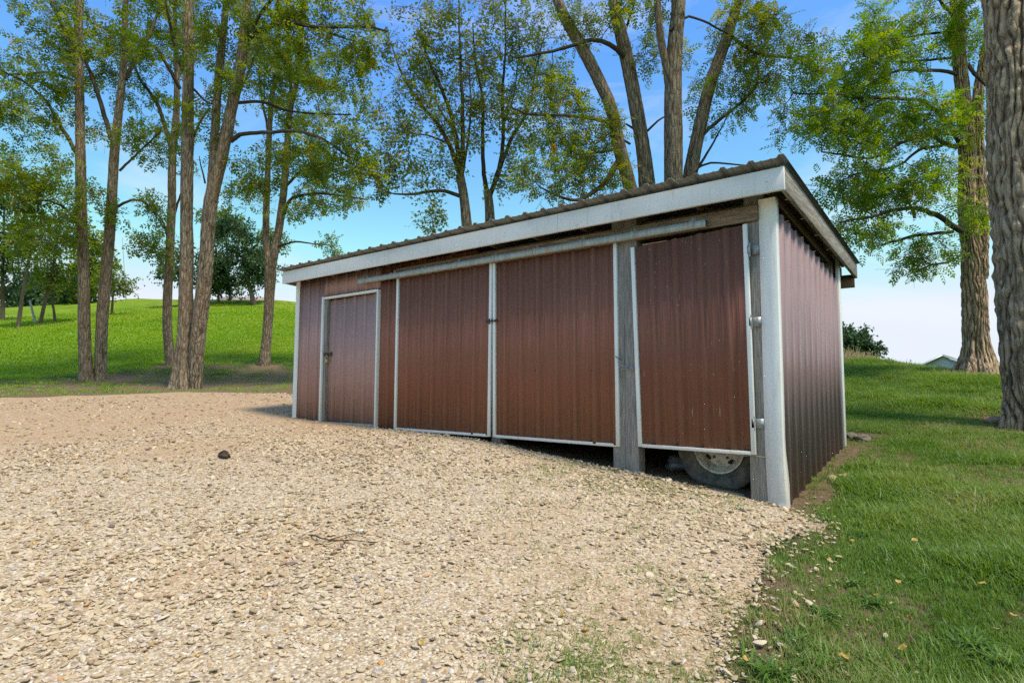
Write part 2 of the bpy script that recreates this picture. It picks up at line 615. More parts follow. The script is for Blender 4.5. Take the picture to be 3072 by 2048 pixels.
for a in ((0, 910, 11), (330, 902, 13.2), (430, 895, 15), (215, 876, 17), (40, 890, 15), (390, 834, 19), (606, 838, 19), (675, 898, 12.5), (560, 870, 17), (100, 850, 20), (300, 836, 20.5), (500, 832, 20.6),
          (650, 828, 20.6), (150, 800, 25), (300, 782, 27), (500, 762, 31), (660, 765, 30), (300, 735, 39), (500, 722, 44), (650, 722, 42), (80, 757, 34), (80, 725, 48), (20, 712, 60),
          (180, 700, 60), (320, 687, 62), (500, 689, 62), (675, 694, 58), (2380, 985, 7.4), (2245, 854, 12), (1940, 828, 15), (2050, 838, 14.6), (2120, 852, 14.0), (2352, 878, 13.2), (2200, 864, 13.2), (2080, 900, 10.5), (2000, 975, 8.3)):
    cp(*at(*a))
for a in ((20, 712, 85), (180, 700, 85), (320, 687, 90), (500, 689, 90), (675, 694, 85)):
    p = at(*a)
    p[2] *= 0.55
    cp(*p)
for a in ((1940, 826, 20), (2100, 850, 18.5), (2200, 860, 17), (2352, 872, 18), (2150, 850, 28)):
    p = at(*a)
    p[2] -= 1.0 if a[2] < 25 else 2.5
    cp(*p)
CT = np.array(CTRL)


def _fit():
    n = len(CT)
    D = np.hypot(CT[:, None, 0] - CT[None, :, 0], CT[:, None, 1] - CT[None, :, 1])
    A = np.zeros((n + 3, n + 3))
    A[:n, :n] = -D - np.eye(n) * 0.03
    Pm = np.column_stack([np.ones(n), CT[:, :2]])
    A[:n, n:] = Pm
    A[n:, :n] = Pm.T
    return np.linalg.solve(A, np.concatenate([CT[:, 2], np.zeros(3)]))


CW_ = _fit()


def H(x, y):
    x = np.asarray(x, float)
    y = np.asarray(y, float)
    sh = x.shape
    x = x.ravel()
    y = y.ravel()
    out = np.empty(len(x))
    for i in range(0, len(x), 20000):
        xs = x[i:i + 20000]
        ys = y[i:i + 20000]
        D = np.sqrt((xs[:, None] - CT[None, :, 0]) ** 2 + (ys[:, None] - CT[None, :, 1]) ** 2 + 0.12)
        out[i:i + 20000] = -D @ CW_[:-3] + CW_[-3] + CW_[-2] * xs + CW_[-1] * ys
    r = np.hypot(x - CAM[0], y - CAM[1])
    k = np.clip((r - 95) / 80, 0, 1)
    k = k * k * (3 - 2 * k)
    out = out * (1 - k) + (-4.0) * k
    out += fbm(x * 0.9 + 40, y * 0.9 + 40, 5, 3) * 0.02 * np.clip(r / 6, 0, 1) + fbm(x * 0.12 + 40, y * 0.12 + 40, 9, 3) * 0.22 * np.clip((r - 22) / 20, 0, 1) * (1 - k)
    return out.reshape(sh)


def ground_px(u, v):
    """where the sight line through pixel (u, v) meets the ground"""
    d = at(u, v, 1) - CAM
    t = np.linspace(1, 60, 1200)
    P = CAM + t[:, None] * d
    h = P[:, 2] - H(P[:, 0], P[:, 1])
    i = int(np.argmax(h < 0)) if (h < 0).any() else 600
    return P[i, :2]


# gravel outline: right edge against the lawn, far edge under the trees, then round behind the camera
GR = [ground_px(u, v) for u, v in ((1690, 1560), (1715, 1480), (1740, 1400), (1780, 1320), (1805, 1265), (1850, 1235), (1885, 1215), (1868, 1190), (1840, 1172), (1815, 1158))]
GR += [(-0.05, 0.12), (-7.0, 0.12), (-7.15, 0.9)]
GR += [ground_px(u, v) for u, v in ((672, 905), (560, 903), (440, 900), (330, 904), (200, 909), (60, 913), (0, 914))]
GR += [(-16, -4.5), (-14, -9), (-4, -10), (0.0, -8), (0.3, -5.0), (0.45, -3.6)]
GR = np.array(GR)


def in_poly(x, y, P):
    x = np.asarray(x)
    y = np.asarray(y)
    c = np.zeros(x.shape, bool)
    j = len(P) - 1
    for i in range(len(P)):
        xi, yi = P[i]
        xj, yj = P[j]
        cond = ((yi > y) != (yj > y)) & (x < (xj - xi) * (y - yi) / (yj - yi + 1e-12) + xi)
        c ^= cond
        j = i
    return c


def poly_dist(x, y, P):
    """signed distance, negative inside"""
    x = np.asarray(x, float)
    y = np.asarray(y, float)
    best = np.full(x.shape, 1e9)
    for i in range(len(P)):
        a = P[i - 1]
        b = P[i]
        d = b - a
        L2 = d @ d + 1e-9
        t = np.clip(((x - a[0]) * d[0] + (y - a[1]) * d[1]) / L2, 0, 1)
        best = np.minimum(best, np.hypot(x - a[0] - t * d[0], y - a[1] - t * d[1]))
    return np.where(in_poly(x, y, P), -best, best)


TREE_XY = [at(430, 895, 15)[:2], at(215, 876, 17)[:2], at(390, 834, 19)[:2], at(606, 838, 19)[:2], at(2245, 854, 12)[:2], at(2398, 985, 7.4)[:2]]


def bare(x, y):
    """0..1 how bare of grass the ground is: worn earth by the shed wall and round the trunks, litter under the trees"""
    n = fbm(x * 1.7 + 9, y * 1.7 + 5, 21, 4)
    n2 = fbm(x * 0.6 + 3, y * 0.6 + 8, 31, 3)
    k = np.zeros(np.shape(x))
    d = np.where((y > -0.4) & (y < 3.6), np.abs(x - 0.1), 9)
    k = np.maximum(k, np.clip(1.15 - d / 0.42 + n * 0.8, 0, 1))
    k = np.where((x < 0) & (x > -7.05) & (y > 0) & (y < 2.8), 1.0, k)
    for i, (tx, ty) in enumerate(TREE_XY):
        r = np.hypot(x - tx, y - ty)
        R0 = (1.5, 1.1, 0.8, 0.8, 1.1, 1.25)[i]
        k = np.maximum(k, np.clip(1.35 - r / R0 + n * 0.6, 0, 1))
    e = poly_dist(x, y, GR)
    k = np.maximum(k, np.clip(0.85 - np.abs(e - 0.08) / 0.3 + n * 0.9, 0, 1) * (x > -2) * 0.6)
    band = np.clip(1.55 - np.abs(e) / 6.2 + n * 0.9, 0, 1) * (x < -8)
    k = np.maximum(k, band * 0.72)
    k = np.maximum(k, np.clip((n2 - 0.07) * 2.2 + n * 0.8, 0, 0.75) * ((x > 0) & (y < 9)))
    return np.clip(k, 0, 1)


def lush(x, y):
    """0..1: mown open field on the hillside against the thin turf near the shed"""
    r = np.hypot(x - CAM[0], y - CAM[1])
    k = np.clip((r - 21.0) / 4, 0, 1)
    left = x < -6
    return np.where(left, k, np.clip((r - 7) / 5, 0, 1) * 0.35)


def build_ground():
    rad = np.concatenate([[0.15], np.geomspace(0.4, 900, 215)])
    na = 400
    th = np.arange(na) / na * 2 * PI
    X = CAM[0] + rad[:, None] * np.cos(th)
    Y = CAM[1] + rad[:, None] * np.sin(th)
    Z = H(X, Y)
    V = np.stack([X, Y, Z], -1).reshape(-1, 3)
    i = np.arange(len(rad) - 1)[:, None] * na
    j = np.arange(na)[None]
    j2 = (j + 1) % na
    Fq = np.stack([i + j, i + na + j, i + na + j2, i + j2], -1).reshape(-1, 4)
    V = np.vstack([V, [CAM[0], CAM[1], H(CAM[0], CAM[1])]])
    c = len(V) - 1
    F3 = np.array([(k, (k + 1) % na, c) for k in range(na)])
    me = mesh_np('ground', V, [Fq, F3], True)
    for nm, fn in (('bare', bare), ('lush', lush)):
        a = me.attributes.new(nm, 'FLOAT', 'POINT')
        a.data.foreach_set('value', fn(V[:, 0], V[:, 1]).astype(np.float32))
    M = Mat('lawn_and_earth', 0.95, 0.1)
    n1 = M.noise(0.35, 5, 0.6)
    n2 = M.noise(7, 6, 0.7)
    n3 = M.noise(60, 4, 0.7)
    turf = M.mix(M.ramp(n2, [(0.3, 0), (0.7, 1)]), (0.03, 0.058, 0.012), (0.075, 0.11, 0.025))
    turf = M.mix(M.ramp(n3, [(0.35, 0), (0.75, 0.6)]), turf, (0.12, 0.125, 0.045))
    field = M.mix(M.ramp(n2, [(0.3, 0), (0.72, 1)]), (0.16, 0.285, 0.012), (0.215, 0.345, 0.016))
    field = M.mix(M.ramp(n1, [(0.35, 0), (0.68, 0.75)]), field, (0.29, 0.345, 0.03))
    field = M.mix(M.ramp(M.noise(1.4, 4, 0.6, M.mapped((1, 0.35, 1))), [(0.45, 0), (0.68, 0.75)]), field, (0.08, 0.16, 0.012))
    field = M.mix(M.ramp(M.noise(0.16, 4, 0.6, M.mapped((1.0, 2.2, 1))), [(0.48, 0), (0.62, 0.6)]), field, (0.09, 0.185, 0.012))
    field = M.mix(M.ramp(M.noise(0.9, 6, 0.75), [(0.52, 0), (0.66, 0.45)]), field, (0.29, 0.33, 0.05))
    field = M.mix(M.ramp(n3, [(0.4, 0), (0.75, 0.3)]), field, (0.075, 0.13, 0.01))
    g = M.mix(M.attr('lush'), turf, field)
    earth = M.mix(M.ramp(n3, [(0.3, 0), (0.7, 1)]), (0.15, 0.1, 0.06), (0.34, 0.245, 0.15))
    earth = M.mix(M.ramp(M.noise(18, 5, 0.7), [(0.5, 0), (0.7, 0.7)]), earth, (0.2, 0.125, 0.07))
    k = M.math('ADD', M.attr('bare'), M.math('MULTIPLY', M.math('SUBTRACT', n2, 0.5), 0.5))
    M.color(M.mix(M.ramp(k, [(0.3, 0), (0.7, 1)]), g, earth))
    M.bump(M.math('ADD', n3, M.math('MULTIPLY', n2, 2.0)), 0.9, 0.05)
    link('ground', me, M.m, kind='structure', label='sloping lawn and grassy hillside round the shed')


build_ground()


def gravel_material(name, cell, litter=True):
    M = Mat(name, 0.9, 0.2)
    warp = M.node('ShaderNodeMix', data_type='RGBA')
    v = M.node('ShaderNodeTexVoronoi')
    v.inputs['Scale'].default_value = 1 / cell
    M.link(M.tc.outputs['Object'], v.inputs['Vector'])
    v2 = M.node('ShaderNodeTexVoronoi')
    v2.inputs['Scale'].default_value = 2.3 / cell
    M.link(M.tc.outputs['Object'], v2.inputs['Vector'])
    sx = M.node('ShaderNodeSeparateColor')
    M.link(v.outputs['Color'], sx.inputs['Color'])
    stops = [(0.0, (0.17, 0.12, 0.09)), (0.12, (0.36, 0.27, 0.18)), (0.3, (0.47, 0.37, 0.25)), (0.55, (0.54, 0.44, 0.31)), (0.8, (0.6, 0.5, 0.37)), (0.95, (0.68, 0.62, 0.52)), (1.0, (0.4, 0.4, 0.42))]
    col = M.ramp(sx.outputs['Red'], stops)
    dd = M.ramp(v.outputs['Distance'], [(0.35, 0), (0.75, 1)])
    col = M.mix(M.math('MULTIPLY', dd, 0.8), col, (0.3, 0.22, 0.13))
    lt = M.mix(M.ramp(M.noise(30, 5, 0.7), [(0.35, 0), (0.7, 1)]), (0.26, 0.155, 0.08), (0.54, 0.37, 0.205))
    k = M.math('MULTIPLY', M.attr('litter'), M.ramp(M.noise(14, 4, 0.7), [(0.25, 0.2), (0.65, 1)]))
    col = M.mix(k, col, lt)
    M.color(col)
    M.bump(M.math('SUBTRACT', 1.0, v.outputs['Distance']), 0.6, 0.012)
    return M.m


def litter(x, y):
    """dead leaves and dust that lie over the far gravel under the trees, and at the turf edge"""
    n = fbm(x * 0.9 + 2, y * 0.9 + 6, 41, 4)
    d = np.hypot(x - CAM[0], y - CAM[1])
    k = np.clip((d - 5.5) / 4.0 + n * 0.8, 0, 1) * np.clip((-3.5 - x) / 2, 0, 1)
    e = np.clip(1.0 - np.abs(poly_dist(x, y, GR[:12])) / 0.8 + n, 0, 1) * (x > -1.5) * 0.6
    f = np.clip(n * 2.4 - 0.6, 0, 0.75)
    return np.clip(np.maximum(np.maximum(k, e), f), 0, 1)


def build_gravel():
    s = 0.07
    xs = np.arange(-17, 2.6, s)
    ys = np.arange(-10.5, 4.2, s)
    X, Y = np.meshgrid(xs, ys, indexing='ij')
    D = poly_dist(X, Y, GR) + fbm(X * 2.2, Y * 2.2, 55, 3) * 0.16
    inside = D < 0
    Z = H(X, Y) + 0.016 * np.clip(-D / 0.2, -0.3, 1) + fbm(X * 6, Y * 6, 77, 2) * 0.004
    nx, ny = X.shape
    idx = np.arange(nx * ny).reshape(nx, ny)
    ok = inside[:-1, :-1] & inside[1:, :-1] & inside[1:, 1:] & inside[:-1, 1:]
    Fq = np.stack([idx[:-1, :-1], idx[1:, :-1], idx[1:, 1:], idx[:-1, 1:]], -1)[ok]
    used = np.unique(Fq)
    remap = -np.ones(nx * ny, int)
    remap[used] = np.arange(len(used))
    V = np.stack([X, Y, Z], -1).reshape(-1, 3)[used]
    me = mesh_np('gravel_drive', V, remap[Fq], True)
    a = me.attributes.new('litter', 'FLOAT', 'POINT')
    a.data.foreach_set('value', litter(V[:, 0], V[:, 1]).astype(np.float32))
    link('gravel_drive', me, gravel_material('gravel_bed', 0.017), kind='structure', label='tan gravel drive in front of the shed')


build_gravel()

# ------------------------------------------------------------------ scatter (gravel stones, grass): one object each, kind = stuff
def scatter(name, P, rot, scl, var, tint, sources, mat, **props):
    me = bpy.data.meshes.new(name)
    me.vertices.add(len(P))
    me.vertices.foreach_set('co', np.asarray(P, np.float32).ravel())
    for nm, ty, data in (('rot', 'FLOAT_VECTOR', rot), ('scl', 'FLOAT_VECTOR', scl)):
        a = me.attributes.new(nm, ty, 'POINT')
        a.data.foreach_set('vector', np.asarray(data, np.float32).ravel())
    a = me.attributes.new('var', 'INT', 'POINT')
    a.data.foreach_set('value', np.asarray(var, np.int32))
    a = me.attributes.new('tint', 'FLOAT', 'POINT')
    a.data.foreach_set('value', np.asarray(tint, np.float32))
    me.update()
    col = bpy.data.collections.new(name + '_shapes')
    for i, sm in enumerate(sources):
        sm.materials.append(mat)
        col.objects.link(bpy.data.objects.new('%s_shape_%02d' % (name, i), sm))
    ng = bpy.data.node_groups.new(name + '_nodes', 'GeometryNodeTree')
    ng.interface.new_socket('Geometry', in_out='INPUT', socket_type='NodeSocketGeometry')
    ng.interface.new_socket('Geometry', in_out='OUTPUT', socket_type='NodeSocketGeometry')
    nd = ng.nodes
    gi = nd.new('NodeGroupInput')
    go = nd.new('NodeGroupOutput')
    iop = nd.new('GeometryNodeInstanceOnPoints')
    ci = nd.new('GeometryNodeCollectionInfo')
    ci.inputs['Collection'].default_value = col
    ci.inputs['Separate Children'].default_value = True
    ci.inputs['Reset Children'].default_value = True
    iop.inputs['Pick Instance'].default_value = True

    def na(nm, ty):
        n = nd.new('GeometryNodeInputNamedAttribute')
        n.data_type = ty
        n.inputs['Name'].default_value = nm
        return n.outputs['Attribute']
    e2r = nd.new('FunctionNodeEulerToRotation')
    lk = ng.links.new
    lk(gi.outputs[0], iop.inputs['Points'])
    lk(ci.outputs[0], iop.inputs['Instance'])
    lk(na('var', 'INT'), iop.inputs['Instance Index'])
    lk(na('rot', 'FLOAT_VECTOR'), e2r.inputs[0])
    lk(e2r.outputs[0], iop.inputs['Rotation'])
    lk(na('scl', 'FLOAT_VECTOR'), iop.inputs['Scale'])
    lk(iop.outputs[0], go.inputs[0])
    o = link(name, me, mat, None, kind='stuff', **props)
    md = o.modifiers.new('scatter', 'NODES')
    md.node_group = ng
    return o


def stone_mesh(i):
    import bmesh
    bm = bmesh.new()
    bmesh.ops.create_icosphere(bm, subdivisions=1 if i % 3 else 2, radius=1.0)
    r = np.random.default_rng(300 + i)
    ax = r.normal(size=(7, 3))
    ax /= np.linalg.norm(ax, axis=1)[:, None]
    lim = r.uniform(0.5, 0.9, 7)
    for v in bm.verts:
        c = np.array(v.co)
        for a, l in zip(ax, lim):
            d = c @ a
            if d > l:
                c = c - a * (d - l) * 0.85
        c *= (1, r.uniform(0.97, 1.03) * 0.78, 0.5)
        v.co = c
    me = bpy.data.meshes.new('stone')
    bm.to_mesh(me)
    bm.free()
    if i % 2:
        me.polygons.foreach_set('use_smooth', np.ones(len(me.polygons), bool))
    return me


def frustum_sample(n, r0, r1, power, spread=1.06, a_off=0.0):
    """points in the wedge of ground the camera sees (with a margin), denser near the camera"""
    base = math.atan2(C_W[1], C_W[0])
    ang = base + rng.uniform(-0.74 * spread, 0.74 * spread, n) + a_off
    u = rng.uniform(0, 1, n)
    r = (r0 ** power + u * (r1 ** power - r0 ** power)) ** (1 / power)
    return CAM[0] + r * np.cos(ang), CAM[1] + r * np.sin(ang), r


def build_stones():
    M = Mat('gravel_stone', 0.85, 0.25)
    c = M.ramp(M.attr('tint', 'INSTANCER'), [(0.0, (0.13, 0.08, 0.075)), (0.05, (0.2, 0.17, 0.17)), (0.1, (0.34, 0.33, 0.32)), (0.14, (0.28, 0.195, 0.115)), (0.35, (0.44, 0.33, 0.205)), (0.6, (0.55, 0.44, 0.29)), (0.8, (0.63, 0.53, 0.38)),
                                            (0.9, (0.54, 0.42, 0.36)), (0.96, (0.7, 0.66, 0.58)), (0.985, (0.56, 0.26, 0.08)), (1.0, (0.62, 0.42, 0.12))])
    n = M.noise(2.5, 5, 0.65)
    c = M.mix(M.ramp(n, [(0.3, 0.0), (0.75, 0.35)]), c, (0.45, 0.32, 0.17))
    M.color(c)
    M.bump(M.noise(6, 4, 0.6), 0.3, 0.1)
    x, y, r = frustum_sample(300000, 1.6, 13.5, 1.05, 1.12)
    D = poly_dist(x, y, GR) + fbm(x * 2.2, y * 2.2, 55, 3) * 0.16
    edge = (D < -0.03) | ((D < 0.8) & (rng.uniform(0, 1, len(x)) < 0.4 * np.exp(-D / 0.17)) & (x > -2))
    keep = edge & (rng.uniform(0, 1, len(x)) > litter(x, y) * 0.86) & ~((x > -7.05) & (x < 0.12) & (y > 0.02))
    x, y, r = x[keep], y[keep], r[keep]
    n = len(x)
    big = fbm(x * 0.8 + 7, y * 0.8, 61, 3)
    s = np.exp(rng.normal(math.log(0.0108), 0.46, n)) * (1 + 0.5 * big) * np.clip(0.85 + 0.03 * r, 1, 1.25)
    fine = rng.uniform(0, 1, n) < 0.3
    s = np.where(fine, s * 0.68, s)
    s = np.where((x > -1.2) & (rng.uniform(0, 1, n) < 0.6), s * 0.82, s)
    s = np.minimum(s, 0.026)
    z = H(x, y) + 0.012 + s * rng.uniform(0.12, 0.62, n)
    rot = np.column_stack([rng.normal(0, 0.32, n), rng.normal(0, 0.32, n), rng.uniform(0, 2 * PI, n)])
    scl = s[:, None] * np.column_stack([rng.uniform(0.85, 1.5, n), rng.uniform(0.8, 1.2, n), rng.uniform(0.45, 0.95, n)])
    scatter('gravel_stones', np.column_stack([x, y, z]), rot, scl, rng.integers(0, 12, n), np.where(rng.uniform(0, 1, n) < 0.24, rng.uniform(0, 1, n), 0.12 + 0.8 * rng.beta(1.8, 1.6, n)), [stone_mesh(i) for i in range(12)], M.m,
            label='loose tan and cream gravel stones covering the drive')


build_stones()


def clump_mesh(i, blades=20, h=0.055, spread=0.035, wdt=0.0028, lean=0.6):
    r = np.random.default_rng(700 + i)
    V = []
    F3 = []
    F4 = []
    lc = []
    for b in range(blades):
        a = r.uniform(0, 2 * PI)
        q = np.array([r.normal(0, spread), r.normal(0, spread), -0.004])
        hh = h * r.uniform(0.5, 1.25)
        ln = lean * r.uniform(0.2, 1.4) * hh
        d = np.array([math.cos(a), math.sin(a), 0])
        sd_ = np.array([-d[1], d[0], 0])
        w0 = wdt * r.uniform(0.7, 1.3)
        k = len(V)
        c = r.uniform(0, 1)
        for t, ww in ((0, 1.0), (0.5, 0.9)):
            p = q + d * ln * t * t + np.array([0, 0, hh * (t - 0.12 * t * t)])
            V += [p - sd_ * w0 * ww, p + sd_ * w0 * ww]
        V.append(q + d * ln + np.array([0, 0, hh * 0.88]))
        lc += [c] * 5
        F4.append((k, k + 1, k + 3, k + 2))
        F3.append((k + 2, k + 3, k + 4))
    me = mesh_np('clump', np.array(V), [np.array(F4), np.array(F3)])
    a = me.attributes.new('lc', 'FLOAT', 'POINT')
    a.data.foreach_set('value', np.array(lc, np.float32))
    return me


def blade_mat(name, stops, trans=0.35):
    m = leaf_mat(name, stops, trans)
    nt_ = m.node_tree
    rampn = [n for n in nt_.nodes if n.type == 'VALTORGB'][0]
    at_ = nt_.nodes.new('ShaderNodeAttribute')
    at_.attribute_type = 'INSTANCER'
    at_.attribute_name = 'tint'
    old = rampn.inputs['Fac'].links[0].from_socket
    ma = nt_.nodes.new('ShaderNodeMath')
    ma.operation = 'MULTIPLY'
    ma.inputs[1].default_value = 0.45
    nt_.links.new(old, ma.inputs[0])
    mb = nt_.nodes.new('ShaderNodeMath')
    mb.operation = 'ADD'
    nt_.links.new(ma.outputs[0], mb.inputs[0])
    nt_.links.new(at_.outputs['Fac'], mb.inputs[1])
    nt_.links.new(mb.outputs[0], rampn.inputs['Fac'])
    return m


def build_grass():
    src = [clump_mesh(i) for i in range(5)] + [clump_mesh(5 + i, 16, 0.085, 0.03, 0.0036, 0.9) for i in range(3)]
    mat = blade_mat('lawn_blade', [(0.0, (0.065, 0.13, 0.022)), (0.35, (0.115, 0.205, 0.034)), (0.7, (0.175, 0.265, 0.055)), (0.9, (0.24, 0.27, 0.095)), (1.0, (0.36, 0.28, 0.14))])
    x, y, r = frustum_sample(150000, 1.5, 17, 1.25, 0.62, -0.42)
    D = poly_dist(x, y, GR) + fbm(x * 2.2, y * 2.2, 55, 3) * 0.16
    b = bare(x, y)
    n0 = fbm(x * 3.1, y * 3.1, 88, 3)
    inshed = (x > -7.1) & (x < 0.04) & (y > -0.02) & (y < 2.75)
    thin = fbm(x * 1.1 + 12, y * 1.1 + 4, 89, 3)
    p = np.where(D > 0, 1 - 0.93 * b, np.clip(0.9 * np.exp(D / 0.75), 0, 0.6) * np.clip(0.35 + 1.7 * thin + 0.7 * n0, 0, 1))
    p = np.where(D > 0, p * np.clip(0.35 + D / 0.45 + n0 * 0.5, 0.05, 1), p)
    keep = (rng.uniform(0, 1, len(x)) < p) & ~inshed & (x > -2.2)
    x, y, r, b, D = x[keep], y[keep], r[keep], b[keep], D[keep]
    n = len(x)
    tuft = fbm(x * 1.3 + 30, y * 1.3, 91, 3)
    s = rng.uniform(0.7, 1.2, n) * (1 + 0.5 * np.clip(tuft, -0.6, 1)) * (1 - 0.35 * b) * np.clip(0.8 + r * 0.04, 1, 1.4) * np.where(D < 0, 0.6, 1.0)
    long_ = tuft + rng.normal(0, 0.15, n) > 0.22
    long_ &= D > 0
    var = np.where(long_, rng.integers(5, 8, n), rng.integers(0, 5, n))
    tint = np.clip(0.2 + 0.42 * fbm(x * 0.9, y * 0.9 + 50, 95, 3) + 0.16 * rng.uniform(0, 1, n) + 0.42 * b * rng.uniform(0, 1, n), 0, 0.75)
    rot = np.column_stack([rng.normal(0, 0.12, n), rng.normal(0, 0.12, n), rng.uniform(0, 2 * PI, n)])
    scl = s[:, None] * np.column_stack([np.ones(n), np.ones(n), rng.uniform(0.8, 1.2, n)])
    scatter('lawn_grass', np.column_stack([x, y, H(x, y)]), rot, scl, var, tint, src, mat, label='green lawn grass with thin dry patches right of the shed')
    # the hillside and the shaded turf under the left trees
    x, y, r = frustum_sample(100000, 12, 60, 1.1, 0.72, 0.36)
    D = poly_dist(x, y, GR)
    b = bare(x, y)
    lu = lush(x, y)
    keep = (D > 0.1) & (rng.uniform(0, 1, len(x)) < (1 - 0.97 * b) * np.clip((60 - r) / 40, 0, 1) * np.where(lu < 0.3, 0.3, 1.0)) & (x < -7.3)
    x, y, r, b, lu = x[keep], y[keep], r[keep], b[keep], lu[keep]
    n = len(x)
    src2 = [clump_mesh(20 + i, 18, 0.07, 0.07, 0.006, 0.6) for i in range(4)]
    mat2 = blade_mat('field_blade', [(0.0, (0.105, 0.205, 0.013)), (0.4, (0.17, 0.295, 0.016)), (0.75, (0.215, 0.34, 0.02)), (1.0, (0.26, 0.33, 0.045))])
    tint = np.clip(0.12 + 0.3 * lu + 0.22 * fbm(x * 0.4, y * 0.4, 97, 3) + 0.34 * fbm(x * 0.22 + y * 0.1, y * 0.06 - x * 0.03, 98, 2) + 0.1 * rng.uniform(0, 1, n), 0, 0.62)  # the long stretched noise paints soft bands of tree shade into the blade colour
    s = rng.uniform(0.8, 1.5, n) * np.clip(r / 18, 0.8, 2.6)
    rot = np.column_stack([rng.normal(0, 0.1, n), rng.normal(0, 0.1, n), rng.uniform(0, 2 * PI, n)])
    scl = s[:, None] * np.column_stack([np.ones(n), np.ones(n), rng.uniform(0.35, 0.65, n)])
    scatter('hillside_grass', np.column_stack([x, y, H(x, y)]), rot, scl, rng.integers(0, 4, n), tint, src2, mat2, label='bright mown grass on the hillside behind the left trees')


build_grass()

# ------------------------------------------------------------------ the shed
SHED_W = 7.03
shed = empty('storage_shed', (-3.5, 1.35, 0.3), label='long brown corrugated metal pole shed with a white trimmed lean-to roof', category='shed')
SHED_OFF = np.array([3.5, -1.35, -0.3])


def S(mb, name, mat, parent=None, **kw):
    """build a shed part: geometry is given in world space, parents sit at the shed's origin"""
    mb.V = [v + SHED_OFF for v in mb.V]
    return mb.build(name, mat, parent or shed, **kw)


RIB = 0.2286


def profile(a, b, phase):
    """ribbed sheet outline between a and b: (offset along, height) with one tall rib every 9 inches and two small ones between"""
    pts = []
    k0 = int(math.floor((a - phase) / RIB)) - 1
    k1 = int(math.ceil((b - phase) / RIB)) + 1
    for k in range(k0, k1 + 1):
        c = phase + k * RIB
        for dx, h in ((-0.034, 0), (-0.017, 0.022), (0.017, 0.022), (0.034, 0), (0.064, 0), (0.071, 0.0045), (0.081, 0.0045), (0.088, 0), (0.141, 0), (0.148, 0.0045), (0.158, 0.0045), (0.165, 0)):
            pts.append((c + dx, h))
    pts = [p for p in pts if a + 1e-4 < p[0] < b - 1e-4]

    def hh(x):
        t = (x - phase) % RIB
        t = t - RIB if t > RIB / 2 else t
        t = abs(t)
        return 0.022 if t < 0.017 else (0.022 * (0.034 - t) / 0.017 if t < 0.034 else 0.0)
    return [(a, hh(a))] + pts + [(b, hh(b))]


def panel(name, mat, fn, a, b, phase, v0, v1, parent=None, nv=2, **kw):
    """fn(s, t, h) -> world point; s along the sheet, t up (metres), h rib height"""
    pr = profile(a, b, phase)
    n = len(pr)
    V = []
    for t in np.linspace(v0, v1, nv):
        V += [fn(s, t, h) for s, h in pr]
    for t in (v0, v1):
        V += [fn(s, t, h - 0.004) for s, h in pr]
    F = []
    for k in range(nv - 1):
        for i in range(n - 1):
            F.append((k * n + i, k * n + i + 1, (k + 1) * n + i + 1, (k + 1) * n + i))
    o0 = nv * n
    for i in range(n - 1):
        F.append((o0 + i + 1, o0 + i, o0 + n + i, o0 + n + i + 1))
        F.append((i + 1, i, o0 + i, o0 + i + 1))
        F.append(((nv - 1) * n + i, (nv - 1) * n + i + 1, o0 + n + i + 1, o0 + n + i))
    mb = MB().add(V, F)
    return S(mb, name, mat, parent, **kw)


def panels(name, mat, fn, a, b, phase, v0, v1, parent=None, **kw):
    """split a run of siding into 36 inch sheets"""
    cuts = [a]
    c = phase + RIB * math.ceil((a - phase) / RIB + 0.3) + 0.03
    while c < b - 0.15:
        if c - cuts[-1] > 0.25:
            cuts.append(c)
        c += 4 * RIB
    cuts.append(b)
    for i in range(len(cuts) - 1):
        vv0 = v0((cuts[i] + cuts[i + 1]) / 2) if callable(v0) else v0
        vv1 = v1((cuts[i] + cuts[i + 1]) / 2) if callable(v1) else v1
        dz = 0.0035 if i % 2 else 0.0
        panel(name, mat, (lambda s, t, h, dz=dz: fn(s, t, h + dz)), cuts[i], cuts[i + 1], phase, vv0, vv1, parent, **kw)


def front_fn(s, t, h):
    return (s, 0.045 - h, t)


def roof_z(x, y):
    """pan of the roof sheet; the front edge climbs a little towards the right corner"""
    t = (x + 7.2) / 7.35
    return 2.652 + 0.028 * t - 0.072 * (y + 0.2)


# siding of the front: left of the walk door, over it, and the strip next to the sliding doors
panels('siding_panel', M_FADED, front_fn, -6.955, -6.335, -6.72, 0.36, 2.5)
panel('siding_panel', M_FADED, front_fn, -6.335, -5.07, -6.72, 2.215, 2.5)
panel('siding_panel', M_RED, front_fn, -5.065, -4.45, -4.88, 0.3, 2.5)
panel('siding_panel', M_RED, front_fn, -4.45, -3.3, -4.88, 2.36, 2.5)
# side walls and back wall: the top follows the roof
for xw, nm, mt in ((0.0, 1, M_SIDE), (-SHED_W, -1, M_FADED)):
    ys = [0.06, 0.7, 1.61, 2.55] if nm == 1 else [0.06, 0.9, 1.8, 2.62]
    for i in range(len(ys) - 1):
        a, b = ys[i], ys[i + 1]
        top = roof_z(xw, b) - 0.115

        def fn(s, t, h, xw=xw, nm=nm, top=top, dz=0.0035 * (i % 2)):
            # t = 0..1 from the ground up to the rake
            zb = (-0.14 + 0.13 * s) if nm == 1 else 0.3
            zt = (2.36 - 0.088 * s) if nm == 1 else roof_z(xw, s) - 0.06
            return (xw + nm * (h + dz), s, zb + (zt - zb) * t)
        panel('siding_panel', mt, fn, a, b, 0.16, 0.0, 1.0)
S(MB().hexa([(-0.05, 0.15, 2.2), (-0.012, 0.15, 2.2), (-0.012, 2.5, 2.0), (-0.05, 2.5, 2.0), (-0.05, 0.15, 2.33), (-0.012, 0.15, 2.33), (-0.012, 2.5, 2.125), (-0.05, 2.5, 2.125)]), 'wall_girt', M_RAFT)
